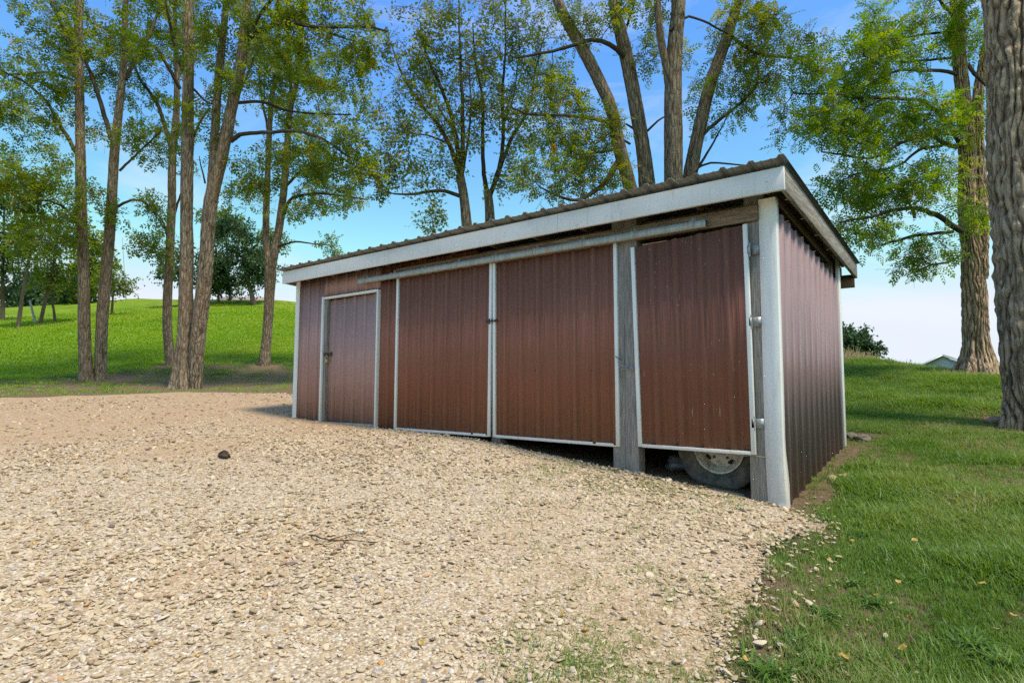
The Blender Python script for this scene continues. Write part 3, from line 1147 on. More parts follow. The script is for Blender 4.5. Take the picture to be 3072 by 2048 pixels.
for i in range(8):
    a = -7.0 + i * 0.873
    panel('siding_panel', M_FADED, (lambda s, t, h: (s, 2.62 + h, t)), a, a + 0.873, -6.8, -0.05 if i > 4 else 0.1, roof_z(-3, 2.62) - 0.06)


def trim_L(name, x, y, sx, sy, z0, z1, wx, wy, flare=0.0):
    """an angle-shaped corner strip: wx along the front, wy along the side; its foot is dented outwards by flare"""
    zs = np.linspace(z0, z1, 22)
    V = []
    for z in zs:
        k = max(0.0, 1 - (z - z0) / 0.75)
        fx = flare * k ** 2.2
        dent = 0.012 * math.sin(z * 9) * k * (flare > 0)
        V += [(x - sx * wx + fx * 0.45 * sx, y + sy * 0.004, z), (x + fx * 0.4 * sx, y - dent * 0.6 - fx * 0.25, z), (x + 0.004 * sx + fx * sx, y + 0.003 - fx * 0.2, z), (x + sx * (0.006 + dent) + fx * sx * 0.9, y + sy * wy, z),
              (x - sx * 0.002 + fx * 0.8 * sx, y + sy * wy, z), (x - sx * wx + fx * 0.45 * sx, y + sy * 0.01, z)]
    n = 6
    F = []
    for k in range(len(zs) - 1):
        for i in range(n):
            F.append((k * n + i, k * n + (i + 1) % n, (k + 1) * n + (i + 1) % n, (k + 1) * n + i))
    F.append((0, 1, 4, 5))
    F.append(((len(zs) - 1) * n + 5, (len(zs) - 1) * n + 4, (len(zs) - 1) * n + 1, (len(zs) - 1) * n))
    return S(MB().add(V, F), name, M_WHITE)


trim_L('corner_trim', 0.0, 0.0, 1, 1, -0.13, 2.47, 0.135, 0.075, 0.038)
trim_L('corner_trim', -SHED_W, 0.0, -1, 1, 0.36, 2.5, 0.1, 0.075)
S(MB().box((-0.004, 2.535, 0.2), (0.03, 2.64, 2.42)), 'corner_trim', M_WHITE, bevel=0.004)
S(MB().box((-SHED_W - 0.03, 2.535, 0.45), (-SHED_W + 0.004, 2.64, 2.42)), 'corner_trim', M_WHITE, bevel=0.004)
# posts: a doubled post between the doors, one at the corner, three along the back of the opening
for x0, x1, y0 in ((-1.535, -1.402, 0.012), (-1.398, -1.262, 0.0), (-0.262, -0.096, 0.012)):
    S(MB().box((x0, y0 + 0.006, -0.3), (x1, y0 + 0.14, 2.62 if x0 < -1 else 2.6)), 'post', M_WOODZ, bevel=0.006)
for x0 in (-4.62, -3.1):
    S(MB().box((x0, 0.06, -0.1), (x0 + 0.13, 0.19, 2.45)), 'post', M_WOODZ, bevel=0.006)
for x0 in (-6.98, -4.7, -2.35, -0.16):
    S(MB().box((x0, 2.46, -0.2), (x0 + 0.13, 2.6, 2.36)), 'post', M_WOODZ, bevel=0.006)
# header beam across the openings and the galvanised track in front of it
S(MB().box((-5.9, 0.07, 2.33), (-0.12, 0.12, 2.47)), 'header_beam', M_WOODX, bevel=0.004)
S(MB().box((-4.7, -0.012, 2.295), (-0.138, 0.045, 2.43)), 'header_beam', M_WOODX, bevel=0.005)


def track():
    mb = MB()
    a, b = -5.405, -0.56
    pr = [(-0.076, 2.298), (-0.076, 2.36), (-0.018, 2.36), (-0.018, 2.354), (-0.072, 2.354), (-0.072, 2.304), (-0.018, 2.304), (-0.018, 2.298)]
    V = [(a, y, z) for y, z in pr] + [(b, y, z) for y, z in pr]
    n = len(pr)
    F = [(i, (i + 1) % n, n + (i + 1) % n, n + i) for i in range(n)]
    mb.add(V, F)
    mb.box((a - 0.003, -0.0765, 2.2975), (a + 0.003, -0.015, 2.3605))
    t = S(mb, 'door_track', M_GALV)
    for i in range(9):
        x = a + 0.12 + i * 0.575
        bm = MB()
        bm.box((x - 0.02, -0.0785, 2.302), (x + 0.02, -0.0765, 2.364))
        bm.box((x - 0.022, -0.078, 2.3635), (x + 0.022, -0.014, 2.3665))
        bm.box((x - 0.02, -0.0165, 2.3635), (x + 0.02, -0.0125, 2.412))
        bm.tube([(x, -0.0165, 2.395), (x, -0.024, 2.395)], 0.008, 6)
        bm.V = [v + SHED_OFF for v in bm.V]
        bm.build('track_bracket', M_GALV, t)


track()


def quad_fn(BL, BR, TL, TR, W_, H_):
    BL, BR, TL, TR = [np.array(v, float) for v in (BL, BR, TL, TR)]
    nrm = np.cross(BR - BL, TL - BL)
    nrm /= np.linalg.norm(nrm)

    def fn(s, t, h):
        u = s / W_
        v = t / H_
        p = (1 - v) * ((1 - u) * BL + u * BR) + v * ((1 - u) * TL + u * TR)
        return p + nrm * h
    return fn


def strip(fn, s0, t0, s1, t1, wd, h0, h1, edge_s):
    """a flat strip with thickness along an edge of a door; edge_s: True when it runs up the side"""
    if edge_s:
        c = [(s0, t0), (s0 + wd, t0), (s0 + wd, t1), (s0, t1)]
    else:
        c = [(s0, t0), (s1, t0), (s1, t0 + wd), (s0, t0 + wd)]
    V8 = [fn(a, b, h0) for a, b in c] + [fn(a, b, h1) for a, b in c]
    return MB().hexa(V8)


def metal_door(name, corners, W_, H_, phase, mat, screws=True, top_trim=False, label=None):
    fn = quad_fn(*corners, W_, H_)
    d = empty('tmp')
    d.name = name
    d.parent = shed
    if label:
        d['label'] = label
    # sheets
    cuts = [0.018, W_ * 0.0 + (phase + RIB * 4 + 0.03 if phase + RIB * 4 + 0.03 < W_ - 0.1 else W_ - 0.018)]
    if cuts[-1] < W_ - 0.02:
        cuts.append(W_ - 0.018)
    for i in range(len(cuts) - 1):
        panel('door_panel', mat, (lambda s, t, h, dz=0.003 * (i % 2): fn(s, t, h - 0.022 + dz)), cuts[i], cuts[i + 1], phase, 0.012, H_, d, nv=2)
    e = 0.036
    S(strip(fn, 0, 0, 0, H_, e, -0.03, 0.004, True), 'edge_trim', M_WHITE, d, bevel=0.003)
    S(strip(fn, W_ - e, 0, 0, H_, e, -0.03, 0.004, True), 'edge_trim', M_WHITE, d, bevel=0.003)
    S(strip(fn, e + 0.001, -0.004, W_ - e - 0.001, 0, 0.03, -0.03, 0.003, False), 'edge_trim', M_WHITE, d, bevel=0.003)
    # wooden frame behind the sheet
    for t in (0.05, H_ * 0.36, H_ * 0.68, H_ - 0.12):
        fr = MB()
        fr.hexa([fn(a, b, h) for h in (-0.07, -0.032) for a, b in ((0.03, t), (W_ - 0.03, t), (W_ - 0.03, t + 0.09), (0.03, t + 0.09))])
        S(fr, 'frame_rail', M_RAFT, d)
    if screws:
        sm = MB()
        k = 0
        while phase + k * RIB < W_ - 0.04:
            s = phase + k * RIB
            for t in (0.09, H_ * 0.37, H_ * 0.69, H_ - 0.1):
                if s > 0.04:
                    p = [fn(s + random.uniform(-0.04, 0.0), t + random.uniform(-0.015, 0.015), hh) for hh in (-0.02, 0.002)]
                    sm.tube(p, 0.0042, 6)
            k += 1
        o = S(sm, 'screw_heads', mat, d)
        o['kind'] = 'stuff'
    return d, fn


Z = 0.0
D1, fn1 = metal_door('sliding_door', ((-4.677, -0.012, 0.345), (-3.066, -0.012, 0.34), (-4.675, -0.012, 2.298), (-3.05, -0.012, 2.298)), 1.62, 1.953, 0.21, M_RED, label='left leaf of the pair of sliding doors')
D2, fn2 = metal_door('sliding_door', ((-3.026, -0.006, 0.338), (-1.456, -0.006, 0.33), (-3.045, -0.006, 2.298), (-1.468, -0.006, 2.298)), 1.575, 1.96, 0.16, M_RED, label='right leaf of the pair of sliding doors')
D3, fn3 = metal_door('hinged_door', ((-1.25, -0.03, 0.347), (-0.2, -0.03, 0.345), (-1.305, -0.03, 2.222), (-0.222, -0.03, 2.274)), 1.07, 1.91, 0.2, M_RED3, label='sagging hinged door hung askew on the corner post')


def chain(p0, p1, n, r, parent, name, mat):
    """a sagging chain of oval links"""
    p0 = np.array(p0)
    p1 = np.array(p1)
    mb = MB()
    for i in range(n):
        t = (i + 0.5) / n
        c = p0 + (p1 - p0) * t - np.array([0, 0, 0.06 * 4 * t * (1 - t)])
        a = np.linspace(0, 2 * PI, 9)
        ax = norm(p1 - p0)
        up = np.array([0, 0, 1.0]) if i % 2 else np.array([0, 1.0, 0])
        L_ = np.linalg.norm(p1 - p0) / n * 0.75
        mb.tube([c + ax * math.cos(q) * L_ + up * math.sin(q) * L_ * 0.55 for q in a], r, 5, False)
    return S(mb, name, mat, parent)


chain((-1.475, -0.02, 1.2), (-1.29, -0.035, 1.08), 7, 0.005, D3, 'chain', M_HINGE)
lt = MB()
lt.tube([(-3.12, -0.022, 1.635), (-2.975, -0.022, 1.635)], 0.007, 6)
lt.tube([(-3.07, -0.028, 1.66), (-3.07, -0.028, 1.6)], 0.008, 6)
lt.tube([(-3.03, -0.028, 1.66), (-3.03, -0.028, 1.61)], 0.008, 6)
lt.box((-3.13, -0.02, 1.62), (-3.1, -0.008, 1.65))
lt.box((-3.0, -0.016, 1.62), (-2.965, -0.004, 1.65))
S(lt, 'latch', M_IRON, D2)
for z in (2.05, 1.44, 0.6):
    hm = MB()
    hm.box((-0.225, -0.034, z - 0.035), (-0.205, -0.022, z + 0.035))
    hm.box((-0.203, 0.0, z - 0.04), (-0.138, 0.005, z + 0.04))
    hm.tube([(-0.205, -0.028, z - 0.06), (-0.205, -0.028, z + 0.06)], 0.006, 8)
    for dz in (-0.022, 0.022):
        hm.tube([(-0.165, 0.002, z + dz), (-0.165, -0.004, z + dz)], 0.006, 6)
    S(hm, 'hinge', M_HINGE, D3)
# staple of bent wire holding the foot of the corner post
S(MB().tube([(-0.36, -0.0, 0.28), (-0.3, -0.02, 0.33), (-0.23, -0.006, 0.335), (-0.13, -0.004, 0.33)], 0.0025, 5), 'tie_wire', M_HINGE)

# walk door with its white frame, hasp and padlock, concrete sill
wd = empty('tmp')
wd.name = 'walk_door'
wd.parent = shed
wd['label'] = 'faded narrow walk door closed with a hasp and padlock'
fnw = quad_fn((-6.245, 0.07, 0.40), (-5.095, 0.07, 0.385), (-6.225, 0.07, 2.15), (-5.086, 0.07, 2.16), 1.13, 1.76)
panel('door_panel', M_FADED, fnw, 0.0, 0.56, 0.13, 0.0, 1.76, wd)
panel('door_panel', M_FADED, (lambda s, t, h: fnw(s, t, h + 0.003)), 0.56, 1.13, 0.13, 0.0, 1.76, wd)
for a, b in (((-6.335, -0.008, 0.36), (-6.297, 0.06, 2.205)), ((-5.085, -0.008, 0.3), (-5.055, 0.06, 2.2)), ((-6.296, -0.008, 2.168), (-5.086, 0.06, 2.2))):
    S(MB().box(a, b), 'door_frame', M_WHITE, wd, bevel=0.005)
S(MB().box((-6.295, 0.02, 0.36), (-6.236, 0.085, 2.166)), 'door_stop', M_WOODZ, wd, bevel=0.004)
S(MB().box((-6.23, 0.01, 0.2), (-5.1, 0.2, 0.388)), 'door_sill', M_CONC, wd, bevel=0.02)
hp = MB()
hp.box((-6.275, 0.008, 1.335), (-6.24, 0.018, 1.385))
hp.box((-6.24, 0.034, 1.345), (-6.13, 0.044, 1.375))
hp.box((-6.15, 0.03, 1.33), (-6.12, 0.05, 1.39))
hp.tube([(-6.2, 0.04, 1.36), (-6.2, 0.0, 1.36)], 0.01, 6)
hs = S(hp, 'hasp', M_IRON, wd)
pk = MB()
pk.box((-6.22, 0.0, 1.235), (-6.17, 0.024, 1.285))
a = np.linspace(0, PI, 9)
pk.tube([(-6.195 + 0.018 * math.cos(q), 0.012, 1.3 + 0.045 * math.sin(q)) for q in a], 0.005, 6)
pk.V = [v + SHED_OFF for v in pk.V]
pk.build('padlock', M_BRASS, hs, bevel=0.003)

# roof: sheets, fascia, rake boards, rafters, purlins
RX0, RX1 = -7.19, 0.15
RY0, RY1 = -0.27, 3.36
xs = list(np.arange(RX1, RX0, -4 * RIB)) + [RX0]
for i in range(len(xs) - 1):
    a, b = xs[i + 1], xs[i]
    panel('roof_panel', M_ROOF, (lambda s, t, h, dz=0.003 * (i % 2): (s, t, roof_z(s, t) + 0.012 + h * 1.05 + dz)), a, b, RX1 - 0.03, RY0 - 0.01 * (i % 2), RY1)
fz = lambda x: 2.641
for xa, xb in ((-7.095, -4.62), (-4.617, -2.03), (-2.027, 0.122)):
    za, zb_ = 2.638 + 0.005 * (xa + 7.1) / 7.2, 2.638 + 0.005 * (xb + 7.1) / 7.2
    S(MB().hexa([(xa, -0.2, 2.456), (xb, -0.2, 2.456), (xb, -0.165, 2.456), (xa, -0.165, 2.456), (xa, -0.2, za), (xb, -0.2, zb_), (xb, -0.165, zb_), (xa, -0.165, za)]), 'fascia_board', M_FASCIA, bevel=0.003)
S(MB().box((-7.09, 3.2, 2.14), (0.088, 3.235, 2.3)), 'fascia_board', M_RAFT)
for x in (0.085, -7.095):
    V8 = []
    for z0, z1 in ((2.46, 2.2525), ):
        V8 = [(x, -0.163, z0), (x + 0.034, -0.163, z0), (x + 0.034, 3.24, z1), (x, 3.24, z1), (x, -0.163, roof_z(x, -0.163) - 0.012), (x + 0.034, -0.163, roof_z(x, -0.163) - 0.012), (x + 0.034, 3.24, roof_z(x, 3.24) - 0.012), (x, 3.24, roof_z(x, 3.24) - 0.012)]
    S(MB().hexa(V8), 'rake_board', M_WOODY, bevel=0.004)
for i in range(12):
    x = -6.75 + i * 0.606
    V8 = []
    for y, in ((-0.163,), (3.198,)):
        pass
    z = lambda y, d: roof_z(x, y) - d
    V8 = [(x, -0.163, z(-0.163, 0.145)), (x + 0.04, -0.163, z(-0.163, 0.145)), (x + 0.04, 3.198, z(3.198, 0.145)), (x, 3.198, z(3.198, 0.145)),
          (x, -0.163, z(-0.163, 0.045)), (x + 0.04, -0.163, z(-0.163, 0.045)), (x + 0.04, 3.198, z(3.198, 0.045)), (x, 3.198, z(3.198, 0.045))]
    S(MB().hexa(V8), 'rafter', M_RAFT)
for y in (0.02, 0.62, 1.22, 1.82, 2.42, 3.0):
    a, b = -7.06, 0.084
    V8 = [(a, y, roof_z(a, y) - 0.042), (b, y, roof_z(b, y) - 0.042), (b, y + 0.09, roof_z(b, y + 0.09) - 0.042), (a, y + 0.09, roof_z(a, y + 0.09) - 0.042),
          (a, y, roof_z(a, y) - 0.002), (b, y, roof_z(b, y) - 0.002), (b, y + 0.09, roof_z(b, y + 0.09) - 0.002), (a, y + 0.09, roof_z(a, y + 0.09) - 0.002)]
    S(MB().hexa(V8), 'purlin', M_RAFT)

# the old wheel behind the hinged door
def wheel():
    c = np.array([-0.615, 0.36, 0.345])
    tr = empty('parked_trailer', (c[0], c[1], c[2] - 0.39), label='stored vehicle whose dusty tyre and cream rim show under the hinged door', category='trailer')
    t = empty('tmp')
    t.name = 'wheel'
    t.parent = tr

    def lathe(prof, seg=56, wob=0.0):
        V = []
        F = []
        n = len(prof)
        for i in range(seg):
            a_ = 2 * PI * i / seg
            for r, y in prof:
                V.append((r * math.cos(a_), y, 0.39 + r * math.sin(a_)))
        for i in range(seg):
            for j in range(n - 1):
                F.append((i * n + j, ((i + 1) % seg) * n + j, ((i + 1) % seg) * n + j + 1, i * n + j + 1))
        return MB().add(V, F)
    ty = lathe([(0.215, -0.055), (0.225, -0.085), (0.26, -0.105), (0.31, -0.112), (0.345, -0.104), (0.368, -0.092), (0.376, -0.082), (0.384, -0.05), (0.378, -0.047), (0.378, -0.03), (0.386, -0.027), (0.388, 0.02), (0.38, 0.023), (0.384, 0.06), (0.37, 0.09), (0.31, 0.112), (0.225, 0.085), (0.21, 0.06)])
    ty.build('tyre', M_RUBBER, t, smooth=True)
    rm = lathe([(0.222, -0.092), (0.216, -0.098), (0.206, -0.092), (0.2, -0.075), (0.192, -0.05), (0.172, -0.035), (0.166, 0.0), (0.15, 0.008), (0.125, -0.012), (0.085, -0.02), (0.06, -0.014), (0.055, -0.03), (0.035, -0.035), (0.001, -0.035)])
    rim = rm.build('rim', M_RIM, t, smooth=True)
    for k in range(5):
        a_ = 2 * PI * k / 5 + 0.3
        MB().tube([(0.1 * math.cos(a_), -0.02, 0.39 + 0.1 * math.sin(a_)), (0.1 * math.cos(a_), -0.036, 0.39 + 0.1 * math.sin(a_))], 0.012, 6).build('wheel_nut', M_IRON, rim)
    for k in range(4):
        a_ = 2 * PI * k / 4 - 0.95
        MB().tube([(0.142 * math.cos(a_ + q), -0.0085 + 0.001, 0.39 + 0.142 * math.sin(a_ + q)) for q in np.linspace(-0.18, 0.18, 5)], [0.008, 0.016, 0.018, 0.016, 0.008], 8).build('vent_slot', M_BLACK, rim)
    MB().tube([(0, 0.0, 0.39), (0, 0.5, 0.39)], 0.035, 10).build('axle', M_IRON, tr)
    MB().box((-1.6, 0.3, 0.52), (0.3, 1.5, 0.6)).build('deck', M_RAFT, tr)
    MB().tube([(0, 0.2, 0.39), (0, 0.5, 0.52)], 0.03, 8).build('spring', M_IRON, tr)
    t.rotation_euler = (0, 0, 0.06)


M_BLACK = simple('dark_hole', (0.02, 0.018, 0.016), 0.9, 0.3)
wheel()


def crumple(name, loc, size, mat, seed, **props):
    import bmesh
    bm = bmesh.new()
    bmesh.ops.create_icosphere(bm, subdivisions=3, radius=1)
    r = np.random.default_rng(seed)
    ph = r.uniform(0, 6, (6, 3))
    fr = r.normal(0, 3.2, (6, 3))
    for v in bm.verts:
        c = np.array(v.co)
        k = 1 + sum(0.1 * math.sin(f @ c + p[0]) for f, p in zip(fr, ph))
        v.co = c * k * np.array(size)
        if v.co.z < -size[2] * 0.5:
            v.co.z = -size[2] * 0.5
    me = bpy.data.meshes.new(name)
    bm.to_mesh(me)
    bm.free()
    o = link(name, me, mat, None, **props)
    o.location = loc
    return o


M_BAG = simple('grey_plastic', (0.2, 0.21, 0.21), 0.45, 0.4, 12)
crumple('plastic_bag', (-1.12, 0.5, float(H(-1.12, 0.5)) + 0.05), (0.12, 0.1, 0.09), M_BAG, 3, label='crumpled grey plastic bag inside the shed beside the doubled post', category='bag')

# ------------------------------------------------------------------ trees
def trunk_mesh(paths, sides, step, amp, K, seed, flare=None):
    """paths: list of arrays (n,4) xyz + radius. Bark ridges are real relief: amp metres, K furrows round the stem."""
    Vs, Fs, Rs = [], [], []
    n0 = 0
    for pi_, P in enumerate(paths):
        Q = resample(P, step)
        C = Q[:, :3]
        R_ = np.maximum(Q[:, 3], 0.004)
        T = norm(np.gradient(C, axis=0))
        ref = np.array([1.0, 0.13, 0]) if abs(T[:, 2].mean()) > 0.6 else np.array([0, 0.1, 1.0])
        A = norm(np.cross(T, ref))
        B = np.cross(T, A)
        th = np.arange(sides) / sides * 2 * PI
        arc = np.concatenate([[0], np.cumsum(np.linalg.norm(np.diff(C, axis=0), axis=1))])
        TH, AR = np.meshgrid(th, arc)
        u = TH / (2 * PI)
        s = seed * 13 + pi_ * 7
        k = max(5, int(round(K * (R_[0] / 0.2) ** 0.6)))
        ph = u * k + 1.1 * vnoise(u * 6, AR * 1.3, s, 6) + 0.7 * vnoise(u * 14, AR * 3.4, s + 1, 14)
        rid = np.abs(np.mod(ph, 1.0) * 2 - 1)
        rid = np.clip(1.25 * (1 - rid ** 2.6), 0, 1)
        rid = rid * (0.75 + 0.35 * vnoise(u * 16, AR * 9, s + 2, 16)) + 0.3 * vnoise(u * 48, AR * 16, s + 3, 48)
        lump = vnoise(u * 4, AR * 1.1, s + 4, 4)
        rr = R_[:, None] * (1 + 0.07 * lump) + amp * (R_[:, None] / R_[0]) ** 0.7 * (rid - 0.5)
        if flare is not None and pi_ == 0:
            fl, hh, nl = flare
            kf = np.exp(-AR / hh)
            rr = rr + fl * kf * (0.45 + 0.55 * np.clip(np.cos(TH * nl + 1.7 * vnoise(u * 5, AR * 0.5, s + 5, 5) + seed), -0.4, 1))
        P3 = C[:, None] + rr[..., None] * (A[:, None] * np.cos(th)[None, :, None] + B[:, None] * np.sin(th)[None, :, None])
        m_ = len(C)
        i = np.arange(m_ - 1)[:, None] * sides
        j = np.arange(sides)[None]
        j2 = (j + 1) % sides
        Vs.append(P3.reshape(-1, 3))
        Fs.append(np.stack([i + j, i + j2, i + sides + j2, i + sides + j], -1).reshape(-1, 4) + n0)
        Rs.append(rid.ravel())
        n0 += m_ * sides
    me = mesh_np('trunk', np.vstack(Vs), np.vstack(Fs), True)
    a = me.attributes.new('ridge', 'FLOAT', 'POINT')
    a.data.foreach_set('value', np.clip(np.concatenate(Rs), 0, 1).astype(np.float32))
    return me


def leaf_template(pairs, L_, ll, lw):
    """one pinnate leaf in local axes (along, across, up): rows of 4-point leaflets"""
    out = []
    for i in range(pairs):
        f = 0.22 + 0.72 * i / max(1, pairs - 1)
        for sgn in (-1, 1):
            a = sgn * math.radians(62 - 14 * f)
            d = np.array([math.cos(a), math.sin(a), -0.12])
            q = np.array([-math.sin(a), math.cos(a), 0])
            b = np.array([f * L_, 0, -0.12 * L_ * f * f])
            k = 0.85 + 0.3 * math.sin(f * PI)
            out.append([b, b + d * ll * k * 0.5 + q * lw / 2, b + d * ll * k, b + d * ll * k * 0.5 - q * lw / 2])
    b = np.array([L_, 0, -0.12 * L_])
    out.append([b, b + np.array([ll * 0.5, lw / 2, -0.01]), b + np.array([ll, 0, -0.02]), b + np.array([ll * 0.5, -lw / 2, -0.01])])
    return np.array(out)


def single_template(size):
    return np.array([[[0, 0, 0], [size * 0.45, size * 0.36, 0.02 * size], [size, 0, -0.1 * size], [size * 0.45, -size * 0.36, 0.02 * size]]])


def leaves_mesh(P, D, s, lc, tpl, r, up_bias=0.9):
    n = len(P)
    D = norm(D)
    U = norm(np.array([0, 0, 1.0])[None] * up_bias + r.normal(0, 0.55, (n, 3)))
    Sd = norm(np.cross(U, D))
    U = np.cross(D, Sd)
    m_ = tpl.shape[0]
    T = tpl.reshape(-1, 3)
    V = P[:, None] + s[:, None, None] * (T[None, :, 0:1] * D[:, None] + T[None, :, 1:2] * Sd[:, None] + T[None, :, 2:3] * U[:, None])
    V = V.reshape(-1, 3)
    Fq = np.arange(len(V)).reshape(-1, 4)
    me = mesh_np('crown', V, Fq)
    a = me.attributes.new('lc', 'FLOAT', 'POINT')
    a.data.foreach_set('value', np.repeat(np.clip(lc, 0, 1), m_ * 4).astype(np.float32))
    return me


def px_path(pts, dd=0.0):
    """[(u, v, depth, r_px)] traced in the picture -> xyz + radius in metres"""
    out = []
    for u, v, d, r in pts:
        p = at(u, v, d)
        tx = (u * 3072 / 2352 - 1536) / F_PX
        out.append([p[0], p[1], p[2], r * (3072 / 2352) * d / F_PX / math.sqrt(1 + tx * tx) * 0.96])
    return np.array(out)


def tree(name, label, stems, limbs, blobs, seed, leafmat, tpl, sprays=46, barkmat=None, twig=0.32, sides=28, step=0.07, amp=0.012, K=9, flare=None, group=None, lc_shift=0.0, dens=0.9):
    """stems: trunk paths; limbs: traced boughs; blobs: crown volumes (cx,cy,cz, rx,ry,rz, n) that boughs grow out to fill"""
    r = np.random.default_rng(seed)
    base = stems[0][0]
    t = empty(name, (float(base[0]), float(base[1]), float(base[2])), label=label, category='tree')
    if group:
        t['group'] = group
    off = -np.array(base[:3])

    def put(nm, me, mat):
        co = np.empty(len(me.vertices) * 3, np.float32)
        me.vertices.foreach_get('co', co)
        co = (co.reshape(-1, 3) + off).astype(np.float32)
        me.vertices.foreach_set('co', co.ravel())
        me.update()
        return link(nm, me, mat, t)
    put('trunk', trunk_mesh(stems, sides, step, amp, K, seed, flare), barkmat or M_BARK)
    nodes, nrad, ndir = [], [], []
    LV, LF = [], []
    ln = 0
    for P in stems:
        Q = resample(P, 0.3)
        h = Q[:, 2] - base[2]
        k = h > min(2.2, 0.45 * (Q[-1, 2] - base[2]))
        nodes.append(Q[k, :3])
        nrad.append(Q[k, 3])
    for P in limbs:
        Q = resample(P, 0.14)
        C = Q[:, :3] + np.cumsum(r.normal(0, 0.008, (len(Q), 3)), axis=0)
        V, Fq = tubes(C[None], np.maximum(Q[None, :, 3], 0.005), 9)
        LV.append(V)
        LF.append(Fq + ln)
        ln += len(V)
        nodes.append(C)
        nrad.append(Q[:, 3])
    nodes = np.vstack(nodes)
    nrad = np.concatenate(nrad)
    # targets inside the crown volumes
    tg = []
    for (cx, cy, cz, rx, ry, rz, n) in blobs:
        n = int(n * dens)
        rx, ry, rz = rx * 1.2, ry * 1.2, rz * 1.17
        q = r.normal(size=(n, 3))
        q = q / np.linalg.norm(q, axis=1)[:, None] * (r.uniform(0, 1, (n, 1)) ** 0.45)
        tg.append(np.array([cx, cy, cz]) + q * np.array([rx, ry, rz]))
    tg = np.vstack(tg)
    d0 = np.array([np.min(np.linalg.norm(nodes - q, axis=1)) for q in tg])
    tg = tg[np.argsort(d0)]
    cap = np.zeros((len(nodes) + len(tg) * 6 + 10, 3))
    cap[:len(nodes)] = nodes
    crad = np.zeros(len(cap))
    crad[:len(nodes)] = nrad
    nn = len(nodes)
    CC, RR = [], []
    SP, SD, SL = [], [], []
    TW = []
    tt = np.linspace(0, 1, 7)[:, None]
    for q in tg:
        dist = np.linalg.norm(cap[:nn] - q, axis=1) + 0.35 * np.maximum(0, cap[:nn, 2] - q[2])
        i = int(np.argmin(dist))
        p = cap[i]
        v = q - p
        Ln = np.linalg.norm(v)
        if Ln < 0.12:
            continue
        c = p + v * 0.5 + np.array([0, 0, 1]) * Ln * r.uniform(-0.05, 0.26) + r.normal(0, 0.1, 3) * Ln
        B = (1 - tt) ** 2 * p + 2 * tt * (1 - tt) * c + tt ** 2 * q
        B[1:-1] += r.normal(0, 0.022, (5, 3)) * min(1, Ln)
        r0 = min(max(0.006 + 0.013 * Ln, 0.006), max(crad[i] * 0.8, 0.007))
        CC.append(B)
        RR.append(np.linspace(r0, 0.0035, 7))
        cap[nn:nn + 5] = B[2:]
        crad[nn:nn + 5] = np.linspace(r0, 0.0035, 7)[2:]
        nn += 5
        # side twigs near the end, each carrying leaves
        nt_ = 8
        td = norm(B[-1] - B[-3])
        sh = r.normal(0, 0.14)
        for k in range(nt_):
            f = r.uniform(0.3, 1.0)
            b = B[int(f * 6)]
            dr = norm(td * 0.6 + r.normal(0, 0.75, 3) + np.array([0, 0, -0.05]))
            ll = twig * r.uniform(0.5, 1.3)
            e = b + dr * ll + np.array([0, 0, -0.12 * ll])
            TW.append((b, b + dr * ll * 0.5 + np.array([0, 0, 0.04 * ll]), e))
            ns = max(2, sprays // nt_)
            g = r.uniform(0.15, 1.05, ns)[:, None]
            pos = b + (e - b) * g + r.normal(0, 0.035, (ns, 3))
            SP.append(pos)
            SD.append(dr * 0.55 + r.normal(0, 0.7, (ns, 3)) + np.array([0, 0, -0.22]))
            SL.append(np.clip(0.5 + lc_shift + sh + r.normal(0, 0.2, ns), 0, 0.96) + (r.uniform(0, 1, ns) < 0.012) * 0.5)
    V, Fq = tubes(np.array(CC), np.array(RR), 5)
    LV.append(V)
    LF.append(Fq + ln)
    ln += len(V)
    TWa = np.array(TW)
    V, Fq = tubes(TWa, np.tile(np.array([0.0038, 0.003, 0.0015]), (len(TWa), 1)), 3)
    LV.append(V)
    LF.append(Fq + ln)
    me = mesh_np('branches', np.vstack(LV), np.vstack(LF), True)
    put('branches', me, M_BRANCH)
    P = np.vstack(SP)
    D = np.vstack(SD)
    s = r.uniform(0.7, 1.25, len(P))
    put('crown', leaves_mesh(P, D, s, np.concatenate(SL), tpl, r), leafmat)
    return t


def blob(u, v, d, ru, rv, rd, n):
    p = at(u, v, d)
    # radii: across the view, up, along the view; kept as an axis-aligned ellipsoid
    rx = math.hypot(ru * C_R[0], rd * C_W[0])
    ry = math.hypot(ru * C_R[1], rd * C_W[1])
    return (p[0], p[1], p[2], rx, ry, rv, n)


def limb(pts, d0, d1, r0, r1):
    """bough traced in the picture; depth drifts from d0 to d1, radius in picture px from r0 to r1"""
    n = len(pts)
    return px_path([(u, v, d0 + (d1 - d0) * i / (n - 1), r0 + (r1 - r0) * i / (n - 1)) for i, (u, v) in enumerate(pts)])


def up(P, dz, dx=0.0, dy=0.0, r=0.05):
    """carry a stem on above the picture"""
    q = P[-1]
    return np.vstack([P, [q[0] + dx * 0.5, q[1] + dy * 0.5, q[2] + dz * 0.5, (q[3] + r) / 2], [q[0] + dx, q[1] + dy, q[2] + dz, r]])


def root(P, z_below=0.25):
    """sink the foot of a stem into the ground"""
    q = P[0]
    z = float(H(q[0], q[1]))
    s = np.array([q[0], q[1], z - z_below, q[3] * 1.12])
    if q[2] - z > 0.4:
        return np.vstack([s, P])
    return np.vstack([s, P[1:] if q[2] < z + 0.02 else P])


T_FINE = leaf_template(4, 0.21, 0.066, 0.03)
T_MID = leaf_template(3, 0.2, 0.085, 0.04)
T_BIG = leaf_template(2, 0.2, 0.11, 0.055)
LG = 'tall locust trees standing along the gravel edge'

